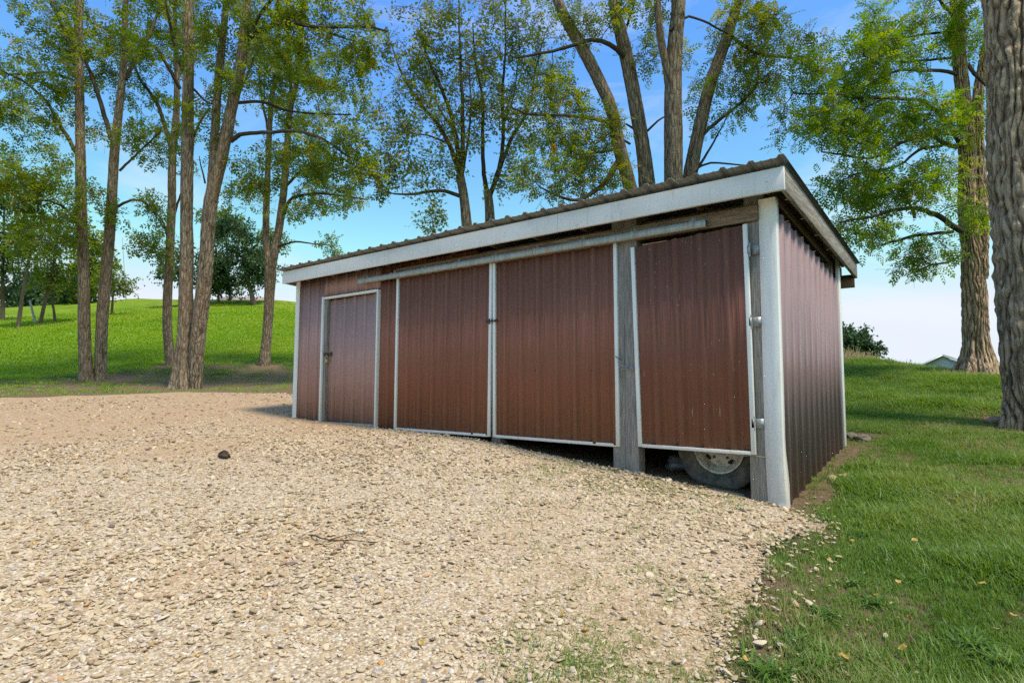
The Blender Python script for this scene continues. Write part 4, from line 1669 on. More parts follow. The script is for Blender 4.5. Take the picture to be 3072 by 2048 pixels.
# tree A: twin trunks at the left
A1 = up(root(px_path([(200, 880, 17, 18), (194, 780, 17, 16), (192, 640, 17, 15), (187, 480, 17, 13.5), (184, 293, 17, 12), (181, 146, 17, 11), (183, 0, 17, 10)])), 4.5, -0.4, 0.3)
A2 = up(root(px_path([(231, 868, 17.2, 16), (236, 720, 17.2, 15), (250, 560, 17.2, 13.5), (262, 366, 17.2, 12), (273, 256, 17.2, 10.5), (287, 110, 17.2, 8), (289, 0, 17.2, 7)])), 3.5, 0.4, 0.2, 0.04)
tree('locust_tree', 'twin-trunked locust tree farthest left along the gravel edge', [A1, A2],
     [limb([(176, 351), (140, 290), (110, 238), (66, 198), (7, 168)], 17, 16, 6, 2.5), limb([(174, 150), (146, 66), (121, 11), (95, -60)], 17, 16.5, 7, 3), limb([(256, 322), (227, 220), (194, 128), (170, 40)], 17.2, 17.8, 7, 3),
      limb([(289, 183), (318, 128), (351, 66), (372, 0)], 17.2, 17.8, 6, 3), limb([(275, 392), (330, 344), (373, 304)], 17.2, 16.6, 3.5, 1.5), limb([(271, 476), (304, 458), (340, 472), (384, 538)], 17.2, 16.2, 4, 1.6),
      limb([(180, 520), (152, 480), (110, 460), (50, 455)], 17, 15.6, 5, 2), limb([(178, 190), (110, 168), (60, 172), (0, 170)], 17, 18, 4, 2)],
     [blob(60, 70, 16.5, 2.1, 1.5, 1.6, 60), blob(150, 230, 17, 1.3, 1.5, 1.4, 30), blob(30, 280, 16, 1.1, 1.1, 1.2, 22), blob(60, 420, 15.6, 1.5, 0.9, 1.0, 46), blob(120, 520, 16, 1.0, 0.6, 0.8, 18), blob(240, 90, 17.4, 1.3, 1.2, 1.2, 26),
      blob(320, 330, 17, 0.9, 0.9, 0.8, 16), blob(225, 480, 16.8, 0.7, 0.4, 0.6, 8), blob(350, 490, 16.4, 0.7, 0.5, 0.6, 10), (-18.2, 1.2, 13.0, 3.0, 2.6, 2.4, 60)],
     101, M_LEAF, T_MID, 25, group=LG, amp=0.014, flare=(0.08, 0.35, 5))
# tree B: slimmer, behind
B1 = up(root(px_path([(391, 834, 19, 13.5), (384, 734, 19, 12), (389, 600, 19, 11), (394, 480, 19, 10.5), (396, 366, 19, 9.5), (405, 260, 19, 8), (406, 146, 19, 6.5), (402, 0, 19, 5)])), 3.5, -0.3, 0.4, 0.035)
tree('locust_tree', 'slim locust tree between the twin-trunked one and the big forked one', [B1],
     [limb([(393, 345), (362, 249), (336, 205), (312, 165), (286, 84)], 19, 19.5, 6, 2.5), limb([(414, 205), (380, 140), (344, 99), (286, 84), (205, 48)], 18.8, 17.6, 5, 2.5), limb([(398, 500), (420, 430), (440, 400)], 19, 19.4, 3.5, 1.5), limb([(390, 560), (370, 500), (330, 480)], 19, 18.4, 3, 1.4)],
     [blob(330, 180, 19, 1.2, 1.4, 1.2, 28), blob(355, 560, 18.6, 0.7, 0.7, 0.6, 14), blob(400, 60, 19, 1.2, 1.0, 1.2, 26), blob(430, 330, 19.3, 0.8, 0.9, 0.8, 12), (-19.2, 3.3, 14.0, 2.4, 2.4, 2.2, 40)],
     102, M_LEAF, T_MID, 25, group=LG, sides=22)
# tree C: the big forked tree
C1 = up(root(px_path([(424, 893, 15, 29), (424, 840, 15, 22), (426, 734, 15, 18), (429, 580, 15, 16), (428, 513, 15, 15.5), (430, 366, 15, 15), (432, 220, 15, 14), (433, 110, 15, 13), (434, 0, 15, 12)])), 5, -0.2, 0.6, 0.06)
C2 = up(root(px_path([(446, 888, 14.95, 20), (452, 810, 14.9, 19), (460, 734, 14.85, 18.5), (474, 600, 14.8, 17.5), (482, 476, 14.8, 17), (509, 366, 14.8, 14.5), (531, 256, 14.8, 14), (553, 146, 14.8, 13.5), (565, 60, 14.8, 12), (568, 0, 14.8, 10)])), 4, 0.5, -0.3, 0.05)
C3 = up(px_path([(484, 440, 14.8, 11), (491, 360, 14.9, 10.5), (495, 290, 15, 10), (502, 183, 15.2, 9.5), (513, 73, 15.4, 8), (521, 0, 15.5, 7)]), 3, 0.1, 0.3, 0.035)
tree('locust_tree', 'big forked locust tree with two heavy trunks nearest the gravel', [C1, C2, C3],
     [limb([(531, 325), (548, 310), (564, 304), (622, 300), (696, 300), (751, 322), (806, 362), (850, 395)], 14.8, 14.0, 6.5, 2), limb([(546, 236), (604, 234), (659, 253), (732, 260), (806, 264)], 14.8, 15.6, 4.5, 1.6), limb([(566, 90), (604, 66), (666, 53), (732, 62), (838, 57), (890, 70)], 14.8, 14.2, 8, 2),
      limb([(500, 330), (524, 250), (560, 190), (590, 120)], 15, 15.6, 3, 1.5), limb([(430, 190), (400, 120), (392, 60), (380, 0)], 15, 14.4, 5.5, 3), limb([(432, 350), (452, 300), (480, 250)], 15, 15.5, 4, 2), limb([(440, 200), (470, 230), (490, 240)], 15, 14.8, 3.5, 2),
      limb([(560, 120), (585, 50), (610, 10), (650, -30)], 14.8, 14.4, 6, 3), limb([(470, 420), (460, 380), (456, 360)], 14.8, 14.5, 2.5, 1), limb([(732, 62), (800, 90), (840, 100)], 14.4, 14.6, 3, 1.2)],
     [blob(480, 50, 15, 2.2, 0.9, 1.8, 62), blob(700, 30, 14.6, 1.9, 0.8, 1.4, 48), blob(730, 335, 14.6, 1.3, 0.6, 1.0, 34), blob(820, 390, 14.2, 0.6, 0.6, 0.7, 16), blob(650, 160, 14.9, 1.1, 0.7, 1.0, 18), blob(450, 230, 14.6, 0.8, 1.1, 1.0, 16), blob(810, 140, 14.6, 0.9, 0.8, 1.0, 20), blob(590, 380, 14.8, 0.6, 0.5, 0.7, 10),
      (-13.6, 1.4, 13.2, 3.4, 3.0, 2.2, 70)],
     103, M_LEAF, T_MID, 26, group=LG, sides=44, step=0.05, amp=0.022, K=9, flare=(0.26, 0.5, 6), barkmat=M_BARK)
# tree D
D_1 = up(root(px_path([(606, 838, 19, 14), (614, 760, 19, 12), (619, 680, 19, 12.5), (621, 620, 19, 13.5), (612, 560, 19, 8.5), (611, 513, 19, 8), (616, 366, 19, 7), (623, 238, 19, 6), (637, 146, 19, 5), (642, 0, 19, 4)])), 2.5, 0, 0, 0.03)
D_2 = up(px_path([(621, 640, 19, 10), (630, 585, 19.0, 10), (640, 530, 19.1, 9.5), (652, 439, 19.2, 9), (659, 348, 19.2, 8), (666, 256, 19.2, 7), (686, 165, 19.2, 5.5), (692, 60, 19.2, 5), (700, 0, 19.2, 4)]), 2.5, 0.2, 0, 0.03)
tree('locust_tree', 'locust tree with a low fork nearest the left end of the shed', [D_1, D_2],
     [limb([(652, 492), (670, 454), (732, 447), (790, 450), (838, 458)], 19.1, 18.4, 4.5, 1.6), limb([(641, 566), (677, 556), (720, 560), (769, 564)], 19, 18.5, 3, 1), limb([(659, 425), (696, 394), (751, 388), (800, 400)], 19.2, 19.6, 4, 1.5), limb([(666, 270), (665, 180), (660, 90), (662, 0)], 19.2, 19.6, 5, 3),
      limb([(616, 300), (600, 220), (596, 150)], 19, 19.4, 3.5, 1.5), limb([(688, 165), (720, 140), (770, 130)], 19.2, 19.8, 3, 1.2), limb([(614, 470), (590, 420), (575, 400)], 19, 18.6, 3, 1.2)],
     [blob(730, 210, 19.2, 1.7, 1.5, 1.4, 60), blob(620, 140, 19.2, 1.2, 1.2, 1.2, 26), blob(770, 420, 19, 1.2, 0.8, 1.0, 34), blob(585, 430, 18.8, 0.7, 0.7, 0.8, 12), blob(700, 490, 18.8, 0.7, 0.35, 0.6, 9), blob(690, 340, 19.2, 0.9, 0.8, 1.0, 18), blob(755, 560, 18.6, 0.4, 0.2, 0.3, 4), (-16.6, 5.0, 14.6, 2.6, 2.6, 1.8, 36)],
     104, M_LEAF, T_MID, 25, group=LG, sides=24)
# trees E: two airy slender trees behind the shed
EG = 'slender airy trees rising behind the shed roof'
E1 = root(px_path([(1085, 640, 15, 15), (1073, 526, 15, 13), (1066, 456, 15, 11.5), (1057, 401, 15, 10)]))
E1 = np.vstack([[at(1098, 880, 15)[0], at(1098, 880, 15)[1], float(H(*at(1098, 880, 15)[:2])) - 0.2, 0.2], E1[1:]])
tree('slender_tree', 'slender airy tree left of the other behind the middle of the shed roof', [E1],
     [limb([(1057, 405), (1039, 355), (1012, 292), (966, 237), (925, 169), (905, 110)], 15, 14.6, 7, 1.5), limb([(1057, 405), (1045, 300), (1020, 215), (985, 140), (970, 60)], 15, 15.5, 7, 1.5), limb([(1057, 403), (1062, 330), (1062, 220), (1055, 110), (1050, 0)], 15, 15.2, 7, 1.5), limb([(1060, 415), (1075, 330), (1080, 250), (1078, 150)], 15, 14.6, 4, 1.2),
      limb([(1058, 452), (1012, 440), (960, 447), (925, 449), (880, 444)], 15, 14.4, 5, 1.6), limb([(1030, 330), (980, 310), (940, 305)], 14.9, 14.4, 3, 1), limb([(1040, 300), (1000, 230), (1000, 150)], 15.2, 15.6, 3, 1)],
     [blob(950, 140, 15, 1.1, 1.3, 1.1, 52), blob(920, 290, 14.8, 0.8, 0.9, 0.9, 34), blob(905, 390, 14.5, 0.45, 0.5, 0.6, 14), blob(1040, 110, 15.2, 0.8, 1.2, 1.0, 36), blob(1035, 290, 15, 0.7, 0.9, 0.9, 30), blob(1000, 500, 14.6, 0.3, 0.45, 0.4, 12), blob(1000, 400, 14.8, 0.6, 0.4, 0.6, 14), blob(980, -60, 15, 1.2, 0.8, 1.2, 24)],
     105, M_LEAFE, leaf_template(2, 0.13, 0.068, 0.036), 24, group=EG, twig=0.38, sides=20, amp=0.008, dens=0.9, lc_shift=0.12)
E2 = px_path([(1126, 517, 15.4, 12), (1123, 465, 15.4, 10.5), (1120, 440, 15.4, 9.5)])
q = at(1130, 880, 15.4)
E2 = np.vstack([[q[0], q[1], float(H(q[0], q[1])) - 0.2, 0.19], px_path([(1128, 640, 15.4, 14)]), E2])
tree('slender_tree', 'slender airy tree right of the other behind the middle of the shed roof', [E2],
     [limb([(1120, 445), (1112, 410), (1108, 319), (1110, 228), (1094, 150), (1090, 60)], 15.4, 15.0, 6.5, 1.4), limb([(1120, 450), (1130, 433), (1153, 342), (1153, 228), (1157, 114), (1153, 0)], 15.4, 15.8, 7, 1.4), limb([(1122, 460), (1144, 410), (1176, 319), (1212, 250), (1221, 182), (1244, 90)], 15.4, 15.0, 6, 1.3), limb([(1153, 300), (1185, 220), (1195, 130)], 15.6, 16, 3, 1)],
     [blob(1105, 210, 15.2, 0.6, 1.0, 0.9, 26), blob(1155, 110, 15.6, 0.9, 1.2, 1.0, 48), blob(1195, 270, 15.2, 0.7, 0.9, 0.8, 30), blob(1235, 130, 15.2, 0.6, 1.0, 0.9, 28), blob(1170, 400, 15.2, 0.5, 0.5, 0.6, 16), blob(1160, -60, 15.4, 1.2, 0.8, 1.2, 24)],
     106, M_LEAFE, leaf_template(2, 0.13, 0.068, 0.036), 24, group=EG, twig=0.38, sides=20, amp=0.008, dens=0.9, lc_shift=0.12)
# tree F: four stems from one foot, right behind the shed
fb = at(1530, 905, 12)
fz_ = float(H(fb[0], fb[1]))


def fstem(dx, dy, pts, r0):
    return np.vstack([[fb[0] + dx, fb[1] + dy, fz_ - 0.25, r0 * 1.15], [fb[0] + dx * 1.3, fb[1] + dy * 1.3, fz_ + 0.8, r0], px_path(pts)])


F1 = up(fstem(-0.28, -0.1, [(1472, 520, 12.0, 17.5), (1449, 437, 12, 16), (1426, 351, 12, 15.5), (1404, 251, 12, 14.5), (1381, 196, 12, 14), (1344, 123, 12, 13.5), (1303, 50, 12, 13), (1281, 0, 12, 12)], 0.17), 4.5, -1.6, -0.3, 0.05)
F2 = up(fstem(-0.12, 0.18, [(1492, 520, 12.3, 20), (1486, 424, 12.3, 19), (1477, 342, 12.3, 17.5), (1458, 228, 12.3, 16.5), (1440, 137, 12.3, 15.5), (1422, 59, 12.3, 14.5), (1411, 0, 12.3, 13.5)], 0.19), 5.5, -0.5, 0.5, 0.05)
F3 = up(fstem(0.1, -0.1, [(1546, 520, 11.9, 25), (1547, 415, 11.9, 23.5), (1545, 273, 11.9, 21.5), (1548, 137, 11.9, 19), (1556, 46, 11.9, 17.5), (1559, 0, 11.9, 17)], 0.22), 6.5, 0.3, 0.1, 0.06)
F4 = up(fstem(0.25, 0.1, [(1570, 520, 12.1, 18), (1586, 401, 12.1, 17), (1604, 310, 12.1, 16), (1631, 196, 12.1, 14.5), (1668, 91, 12.1, 13), (1690, 23, 12.1, 12), (1700, 0, 12.1, 11)], 0.17), 4.0, 1.4, 0.4, 0.05)
F5 = up(px_path([(1536, 200, 11.9, 9), (1531, 160, 11.85, 9), (1518, 91, 11.8, 8.5), (1511, 23, 11.8, 8), (1509, 0, 11.8, 7.5)]), 2.5, -0.3, -0.2, 0.03)
tree('locust_tree', 'locust tree with four tall stems close behind the right half of the shed', [F3, F1, F2, F4, F5],
     [limb([(1432, 130), (1400, 104), (1358, 93), (1303, 107), (1235, 123), (1182, 133)], 12.2, 11.5, 6.5, 2.5), limb([(1399, 283), (1335, 269), (1267, 264), (1212, 262), (1176, 248)], 12, 11.4, 5, 1.8), limb([(1424, 365), (1394, 415), (1353, 447), (1312, 460), (1244, 428)], 12, 11.3, 8, 2), limb([(1599, 340), (1631, 296), (1690, 246), (1736, 200), (1740, 160), (1731, 120)], 12.1, 11.6, 5, 2),
      limb([(1677, 80), (1704, 105), (1745, 128), (1814, 137), (1850, 130)], 12.1, 11.4, 5, 1.6), limb([(1595, 398), (1631, 342), (1672, 269)], 12, 12.6, 4, 1.2), limb([(1597, 390), (1631, 376), (1713, 378), (1740, 372)], 12.1, 11.8, 3.2, 1.2), limb([(1538, 70), (1580, 38), (1640, 60), (1680, 80)], 11.8, 12, 3.5, 2), limb([(1487, 330), (1465, 300), (1440, 285)], 12.3, 12.7, 5, 2),
      limb([(1410, 345), (1370, 352), (1330, 358), (1290, 345)], 12, 11.7, 3.5, 1.3), limb([(1447, 330), (1400, 300), (1380, 320)], 12.2, 12.6, 3, 1.2), limb([(1440, 60), (1455, 20), (1470, -20)], 12.3, 12, 3, 1.5), limb([(1690, 50), (1740, 20), (1790, 30)], 12.1, 11.7, 4, 1.4), limb([(1486, 300), (1520, 270), (1545, 262)], 12.3, 12.4, 3, 1)],
     [blob(1320, 320, 11.9, 0.65, 0.55, 0.8, 38), blob(1370, 395, 11.9, 0.5, 0.4, 0.6, 22), blob(1250, 410, 11.5, 0.55, 0.4, 0.5, 22), blob(1290, 210, 11.9, 0.6, 0.5, 0.7, 22), blob(1370, 60, 12, 0.5, 0.4, 0.7, 14), blob(1470, 25, 12.2, 0.55, 0.25, 0.7, 14), blob(1720, 70, 11.9, 0.5, 0.5, 0.7, 28), blob(1790, 90, 11.5, 0.5, 0.4, 0.6, 22), blob(1700, 215, 11.9, 0.45, 0.45, 0.6, 18),
      blob(1520, 130, 12.4, 0.35, 0.4, 0.5, 7), blob(1600, 150, 12.4, 0.35, 0.4, 0.5, 6), blob(1620, 260, 12.4, 0.3, 0.3, 0.4, 6), blob(1760, 160, 11.6, 0.35, 0.3, 0.5, 12), (-4.0, 6.2, 11.4, 3.4, 3.2, 2.0, 60), (-3.0, 6.8, 14.2, 2.8, 2.6, 1.6, 36), (-6.2, 6.0, 11.0, 2.0, 2.2, 1.6, 30), (-1.0, 6.4, 11.6, 2.0, 2.2, 1.8, 30)],
     107, M_LEAF, T_FINE, 24, sides=40, step=0.06, amp=0.016, K=9, lc_shift=0.2, dens=0.72)
# tree G: old tree on the rise at the right
gb = at(2246, 852, 12)
gz = float(H(gb[0], gb[1]))
G1 = up(np.vstack([[gb[0], gb[1], gz - 0.2, 0.38], px_path([(2244, 800, 12, 34), (2239, 689, 12, 31), (2231, 571, 12, 27), (2221, 461, 12, 22), (2222, 352, 12, 22), (2212, 220, 12, 18), (2201, 110, 12, 16.5), (2197, 0, 12, 16)])]), 5.5, -0.4, 0.4, 0.06)
G2 = up(px_path([(2246, 640, 11.95, 24), (2250, 540, 11.95, 21), (2252, 461, 11.95, 18), (2246, 352, 12, 15), (2245, 242, 12.1, 13), (2257, 154, 12.2, 11), (2275, 60, 12.3, 10), (2285, 0, 12.3, 9)]), 4, 0.8, 0.3, 0.05)
tree('old_tree', 'old thick-barked tree with spreading boughs on the rise behind the right lawn', [G1, G2],
     [limb([(2203, 532), (2159, 505), (2110, 488), (2058, 488), (1992, 505), (1922, 523)], 12, 10.8, 9, 2.5), limb([(2190, 532), (2115, 536), (2060, 548), (2027, 558)], 11.9, 11.4, 5, 3), limb([(2199, 338), (2164, 330), (2128, 310), (2071, 327), (2001, 365), (1926, 360), (1880, 350)], 12, 10.9, 7, 2), limb([(2164, 334), (2111, 347), (2063, 382), (1975, 400), (1930, 420)], 11.9, 11.2, 5, 1.6),
      limb([(2205, 330), (2180, 290), (2159, 264), (2111, 233), (2036, 226), (1970, 224), (1917, 215), (1816, 207)], 12, 10.8, 8.5, 1.8), limb([(2198, 172), (2159, 163), (2058, 165), (2001, 193), (1975, 240)], 12, 11.2, 6, 2), limb([(2200, 130), (2110, 140), (2060, 145), (2030, 120)], 12, 11.6, 4, 1.6), limb([(2195, 100), (2170, 75), (2100, 82), (2050, 95)], 12, 12.6, 5, 1.6),
      limb([(2195, 40), (2170, 10), (2140, -30)], 12, 11.5, 6, 3), limb([(2036, 226), (1990, 250), (1950, 300)], 11.4, 11, 3, 1.2), limb([(2100, 500), (2080, 440), (2070, 410)], 11.8, 11.4, 4, 1.2), limb([(2225, 150), (2260, 190), (2300, 220), (2360, 270)], 12, 11, 6, 2), limb([(2240, 560), (2190, 600), (2140, 610), (2110, 630)], 12, 11.6, 4, 1.4)],
     [blob(2100, 60, 11.9, 0.9, 0.8, 1.0, 52), blob(1985, 150, 11.4, 0.7, 0.7, 0.9, 56), blob(2060, 270, 11.4, 0.9, 0.55, 0.9, 52), blob(1910, 290, 11.0, 0.6, 0.6, 0.7, 36), blob(2070, 430, 11.5, 0.8, 0.4, 0.7, 40), blob(1960, 420, 11.1, 0.55, 0.4, 0.6, 26), blob(2120, 590, 11.8, 0.5, 0.4, 0.5, 18), blob(1850, 190, 11.0, 0.4, 0.45, 0.5, 14), blob(2238, 480, 11.2, 0.2, 0.5, 0.3, 7),
      blob(2262, 250, 11.5, 0.2, 0.5, 0.4, 7), blob(1985, 530, 11.1, 0.5, 0.22, 0.4, 14), blob(2150, 330, 11.6, 0.4, 0.5, 0.6, 14), blob(1810, 300, 10.9, 0.3, 0.3, 0.4, 7), blob(2260, 60, 12, 0.5, 0.6, 0.6, 14), (1.2, 10.0, 11.5, 3.0, 3.0, 2.0, 40), (0.8, 9.6, 14.2, 2.6, 2.6, 1.6, 24)],
     108, M_LEAFB, T_FINE, 25, barkmat=M_BARKBIG, sides=150, step=0.028, amp=0.055, K=14, flare=(0.26, 0.3, 7), lc_shift=0.1, dens=0.74)
# tree H: the great trunk at the right edge
hb = at(2398, 985, 7.4)
hz = float(H(hb[0], hb[1]))
H1 = np.array([[hb[0], hb[1], hz - 0.2, 0.36], [hb[0], hb[1] + 0.01, hz + 0.35, 0.34], [hb[0] - 0.02, hb[1], hz + 1.0, 0.34], [hb[0] - 0.03, hb[1], hz + 2.5, 0.35], [hb[0] + 0.0, hb[1] + 0.02, hz + 5.5, 0.345], [hb[0] + 0.1, hb[1] + 0.1, hz + 8, 0.3], [hb[0] + 0.2, hb[1] + 0.3, hz + 11, 0.2], [hb[0], hb[1] + 0.3, hz + 15, 0.06]])
hx, hy = hb[0], hb[1]


def wl(*p):
    return np.array(p, float)


tree('old_tree', 'great furrowed trunk of the old tree at the right edge', [H1],
     [wl((hx, hy, hz + 6.8, 0.1), (hx - 0.9, hy - 0.6, hz + 7.6, 0.08), (hx - 2.2, hy - 1.4, hz + 8.0, 0.05), (hx - 3.4, hy - 2.0, hz + 7.6, 0.02)), wl((hx, hy, hz + 7.2, 0.1), (hx + 1.2, hy - 0.8, hz + 8.2, 0.07), (hx + 3, hy - 1.2, hz + 8.8, 0.03)), wl((hx, hy, hz + 8, 0.1), (hx + 0.6, hy + 1.4, hz + 9.4, 0.07), (hx + 1, hy + 3.2, hz + 10, 0.03)),
      wl((hx, hy, hz + 8.6, 0.09), (hx - 1.2, hy + 1.0, hz + 10, 0.06), (hx - 2.8, hy + 1.6, hz + 10.8, 0.03))],
     [(hx - 2.6, hy - 1.6, hz + 8.0, 1.6, 1.4, 0.9, 26), (hx + 2.2, hy - 0.8, hz + 9, 2.0, 1.8, 1.2, 22), (hx, hy + 1.5, hz + 10.5, 2.6, 2.4, 1.6, 34), (hx - 1.5, hy + 0.5, hz + 10.8, 2.4, 2.0, 1.4, 34), (hx, hy, hz + 13.5, 2.4, 2.4, 1.6, 28), (hx - 0.6, hy - 2.6, hz + 8.6, 2.0, 1.5, 0.9, 20)],
     109, M_LEAFB, T_FINE, 24, barkmat=M_BARKBIG, sides=190, step=0.022, amp=0.05, K=15, flare=(0.22, 0.25, 6))

# ------------------------------------------------------------------ far trees, buildings and weeds
ORD = ['first', 'second', 'third', 'fourth', 'fifth', 'sixth', 'seventh', 'eighth', 'ninth', 'tenth', 'eleventh', 'twelfth', 'thirteenth', 'fourteenth', 'fifteenth', 'sixteenth', 'seventeenth', 'eighteenth', 'nineteenth', 'twentieth']
def far_tree(name, label, base, trunk_px, blobs, seed, mat, leaf, sprays, group=None, shift=0.0, twig=0.8, cat='tree'):
    """base pixel/depth; trunk_px: list of (u, v, depth, r)"""
    P = px_path(trunk_px)
    P = root(P, 0.3)
    return tree(name, label, [P], [], blobs, seed, mat, single_template(leaf), sprays, twig=twig, barkmat=M_BRANCH, sides=12, step=0.3, amp=0.02, K=6, group=group, lc_shift=shift, dens=1.0)


far_tree('maple_tree', 'dark round-crowned tree on the crest of the hillside', None, [(585, 702, 52, 7), (577, 672, 52, 5.5), (569, 645, 52, 5), (562, 600, 52, 4), (556, 540, 52, 2.5)],
         [blob(545, 585, 52, 2.7, 2.7, 2.6, 120), blob(590, 610, 52.5, 1.3, 1.4, 1.5, 46), blob(520, 520, 52, 1.4, 1.2, 1.4, 36), blob(505, 620, 52, 1.2, 1.3, 1.3, 34)], 201, M_LEAFD, 0.2, 64)
far_tree('young_tree', 'yellow-green tree topping out behind the dark round-crowned one', None, [(529, 699, 56, 3.5), (527, 660, 56, 3), (520, 560, 56, 2.4), (512, 500, 56, 1.5)], [blob(508, 505, 56, 1.8, 1.6, 1.6, 40), blob(530, 655, 56, 2.6, 0.8, 1.8, 34), blob(625, 560, 56, 1.7, 1.6, 1.6, 34)], 202, M_LEAFY, 0.22, 50)
far_tree('young_tree', 'thin-trunked tree at the left under the dark round crown on the crest', None, [(502, 700, 54, 3), (501, 670, 54, 2.6), (490, 600, 54, 2)], [blob(480, 620, 54, 1.5, 1.6, 1.4, 34), blob(500, 660, 54, 1.6, 0.7, 1.2, 18)], 203, M_LEAFD, 0.22, 50)
far_tree('hill_tree', 'dark leafy tree glimpsed between the slim locust and the forked one', None, [(412, 700, 50, 3), (412, 650, 50, 2.5), (408, 610, 50, 2)], [blob(412, 610, 50, 1.6, 1.6, 1.5, 44), blob(370, 630, 50, 0.5, 0.3, 0.5, 6)], 204, M_LEAFD, 0.2, 50)
far_tree('small_tree', 'small open-crowned tree on the slope right of the twin trunks', None, [(256, 735, 42, 3.5), (258, 700, 42, 3), (262, 655, 42, 2)], [blob(262, 650, 42, 1.1, 0.9, 1.0, 34), blob(290, 665, 42, 0.6, 0.45, 0.6, 10), blob(238, 640, 42, 0.7, 1.0, 0.7, 14)], 205, M_LEAF, 0.16, 34, shift=-0.2)
far_tree('leaning_tree', 'leaning thin-trunked tree nearest the left border on the field', None, [(41, 757, 34, 5.5), (50, 690, 34, 4.8), (62, 620, 34, 4.2), (74, 550, 34, 3.4), (80, 470, 34, 2.4)], [blob(80, 530, 34, 1.3, 1.5, 1.2, 44), blob(100, 430, 34, 1.4, 1.2, 1.2, 34), blob(40, 590, 34, 0.8, 0.7, 0.8, 14)], 206, M_LEAF, 0.15, 40)
far_tree('leaning_tree', 'leaning tree with a reddish trunk left of the twin trunks', None, [(92, 745, 36, 5), (104, 690, 36, 4.4), (118, 630, 36, 3.8), (127, 580, 36, 3), (130, 520, 36, 2)], [blob(128, 570, 36, 1.2, 1.3, 1.2, 44), blob(150, 500, 36, 1.1, 1.2, 1.1, 34), blob(105, 640, 36, 1.0, 0.6, 0.9, 20)], 207, M_LEAF, 0.15, 40, shift=0.05)
far_tree('leaning_tree', 'short trunk leaning left beside the reddish leaning tree', None, [(129, 742, 37, 3.6), (123, 710, 37, 3.2), (117, 680, 37, 2.8), (112, 640, 37, 2)], [blob(150, 640, 37, 0.9, 0.8, 0.9, 22), blob(115, 620, 37.5, 0.8, 0.7, 0.8, 14)], 208, M_LEAFY, 0.15, 36)
far_tree('pine_tree', 'tall dark tree cut by the left border', None, [(6, 745, 40, 6), (6, 650, 40, 5), (8, 560, 40, 4), (10, 470, 40, 2.5)], [blob(20, 560, 40, 1.4, 1.6, 1.4, 60), blob(5, 640, 40, 1.0, 1.2, 1.0, 26), blob(10, 450, 40, 1.4, 1.4, 1.4, 40)], 209, M_LEAFD, 0.2, 40)
for k, (u, v, d, rr, hh, lab) in enumerate(((165, 680, 58, 2.3, 1.9, 'dark bushy tree behind the reddish leaning trunk'), (60, 690, 62, 2.2, 1.7, 'low dark bushy tree at the far left of the field edge'), (205, 610, 56, 1.9, 3.4, 'tall leafy tree rising just behind the twin trunks'), (110, 660, 66, 3.0, 2.6, 'broad grey-green tree far behind the leaning trunks'))):
    far_tree('field_tree', lab, None, [(u, 722, d, 4), (u, 700, d, 3.5), (u, v, d, 2.5)], [blob(u, v, d, rr, hh, rr, 110)], 220 + k, M_LEAFD if k != 2 else M_LEAF, 0.26, 60, group='trees along the far edge of the field')
rb = at(1962, 790, 30)
rz = float(H(rb[0], rb[1]))
tree('round_bush', 'dark round bushy tree beyond the rise right of the shed', [np.array([[rb[0], rb[1], rz - 0.3, 0.12], [rb[0], rb[1], (rz + rb[2]) / 2, 0.1], [rb[0], rb[1], rb[2], 0.05]])], [], [blob(1950, 785, 30, 0.85, 0.8, 1.0, 90), blob(1990, 805, 30, 0.5, 0.42, 0.6, 30), blob(1920, 790, 30, 1.0, 0.9, 1.0, 60)], 230, M_LEAFD, single_template(0.15), 64, twig=0.4, sides=10, step=0.3, amp=0.01, K=6, dens=1.0)

# pole leaning among the left trees and the mast on the skyline
M_POLE = simple('grey_pole', (0.3, 0.31, 0.31), 0.6, 0.3)
M_HOUSEW = simple('pale_siding', (0.5, 0.53, 0.57), 0.7, 0.12)
M_HOUSER = simple('grey_shingle', (0.2, 0.19, 0.19), 0.9, 0.25)
M_HOUSED = simple('dark_opening', (0.03, 0.028, 0.026), 0.9, 0.2)
p0, p1 = at(84, 742, 36.5), at(68, 690, 36.8)
p0[2] = float(H(p0[0], p0[1])) - 0.1
MB().tube([p0 - p0, (p1 - p0) * 0.5, p1 - p0], [0.07, 0.065, 0.06], 8).build('leaning_pole', M_POLE, None, label='grey pole leaning between the two leaning trees', category='pole').location = p0
p0, p1 = at(292, 690, 66), at(281, 545, 66)
p0[2] = float(H(p0[0], p0[1])) - 0.2
MB().tube([p0 - p0, (p1 - p0) * 0.5, p1 - p0], [0.05, 0.035, 0.02], 6).build('radio_mast', M_POLE, None, label='thin mast standing on the skyline left of the slim locust', category='mast').location = p0


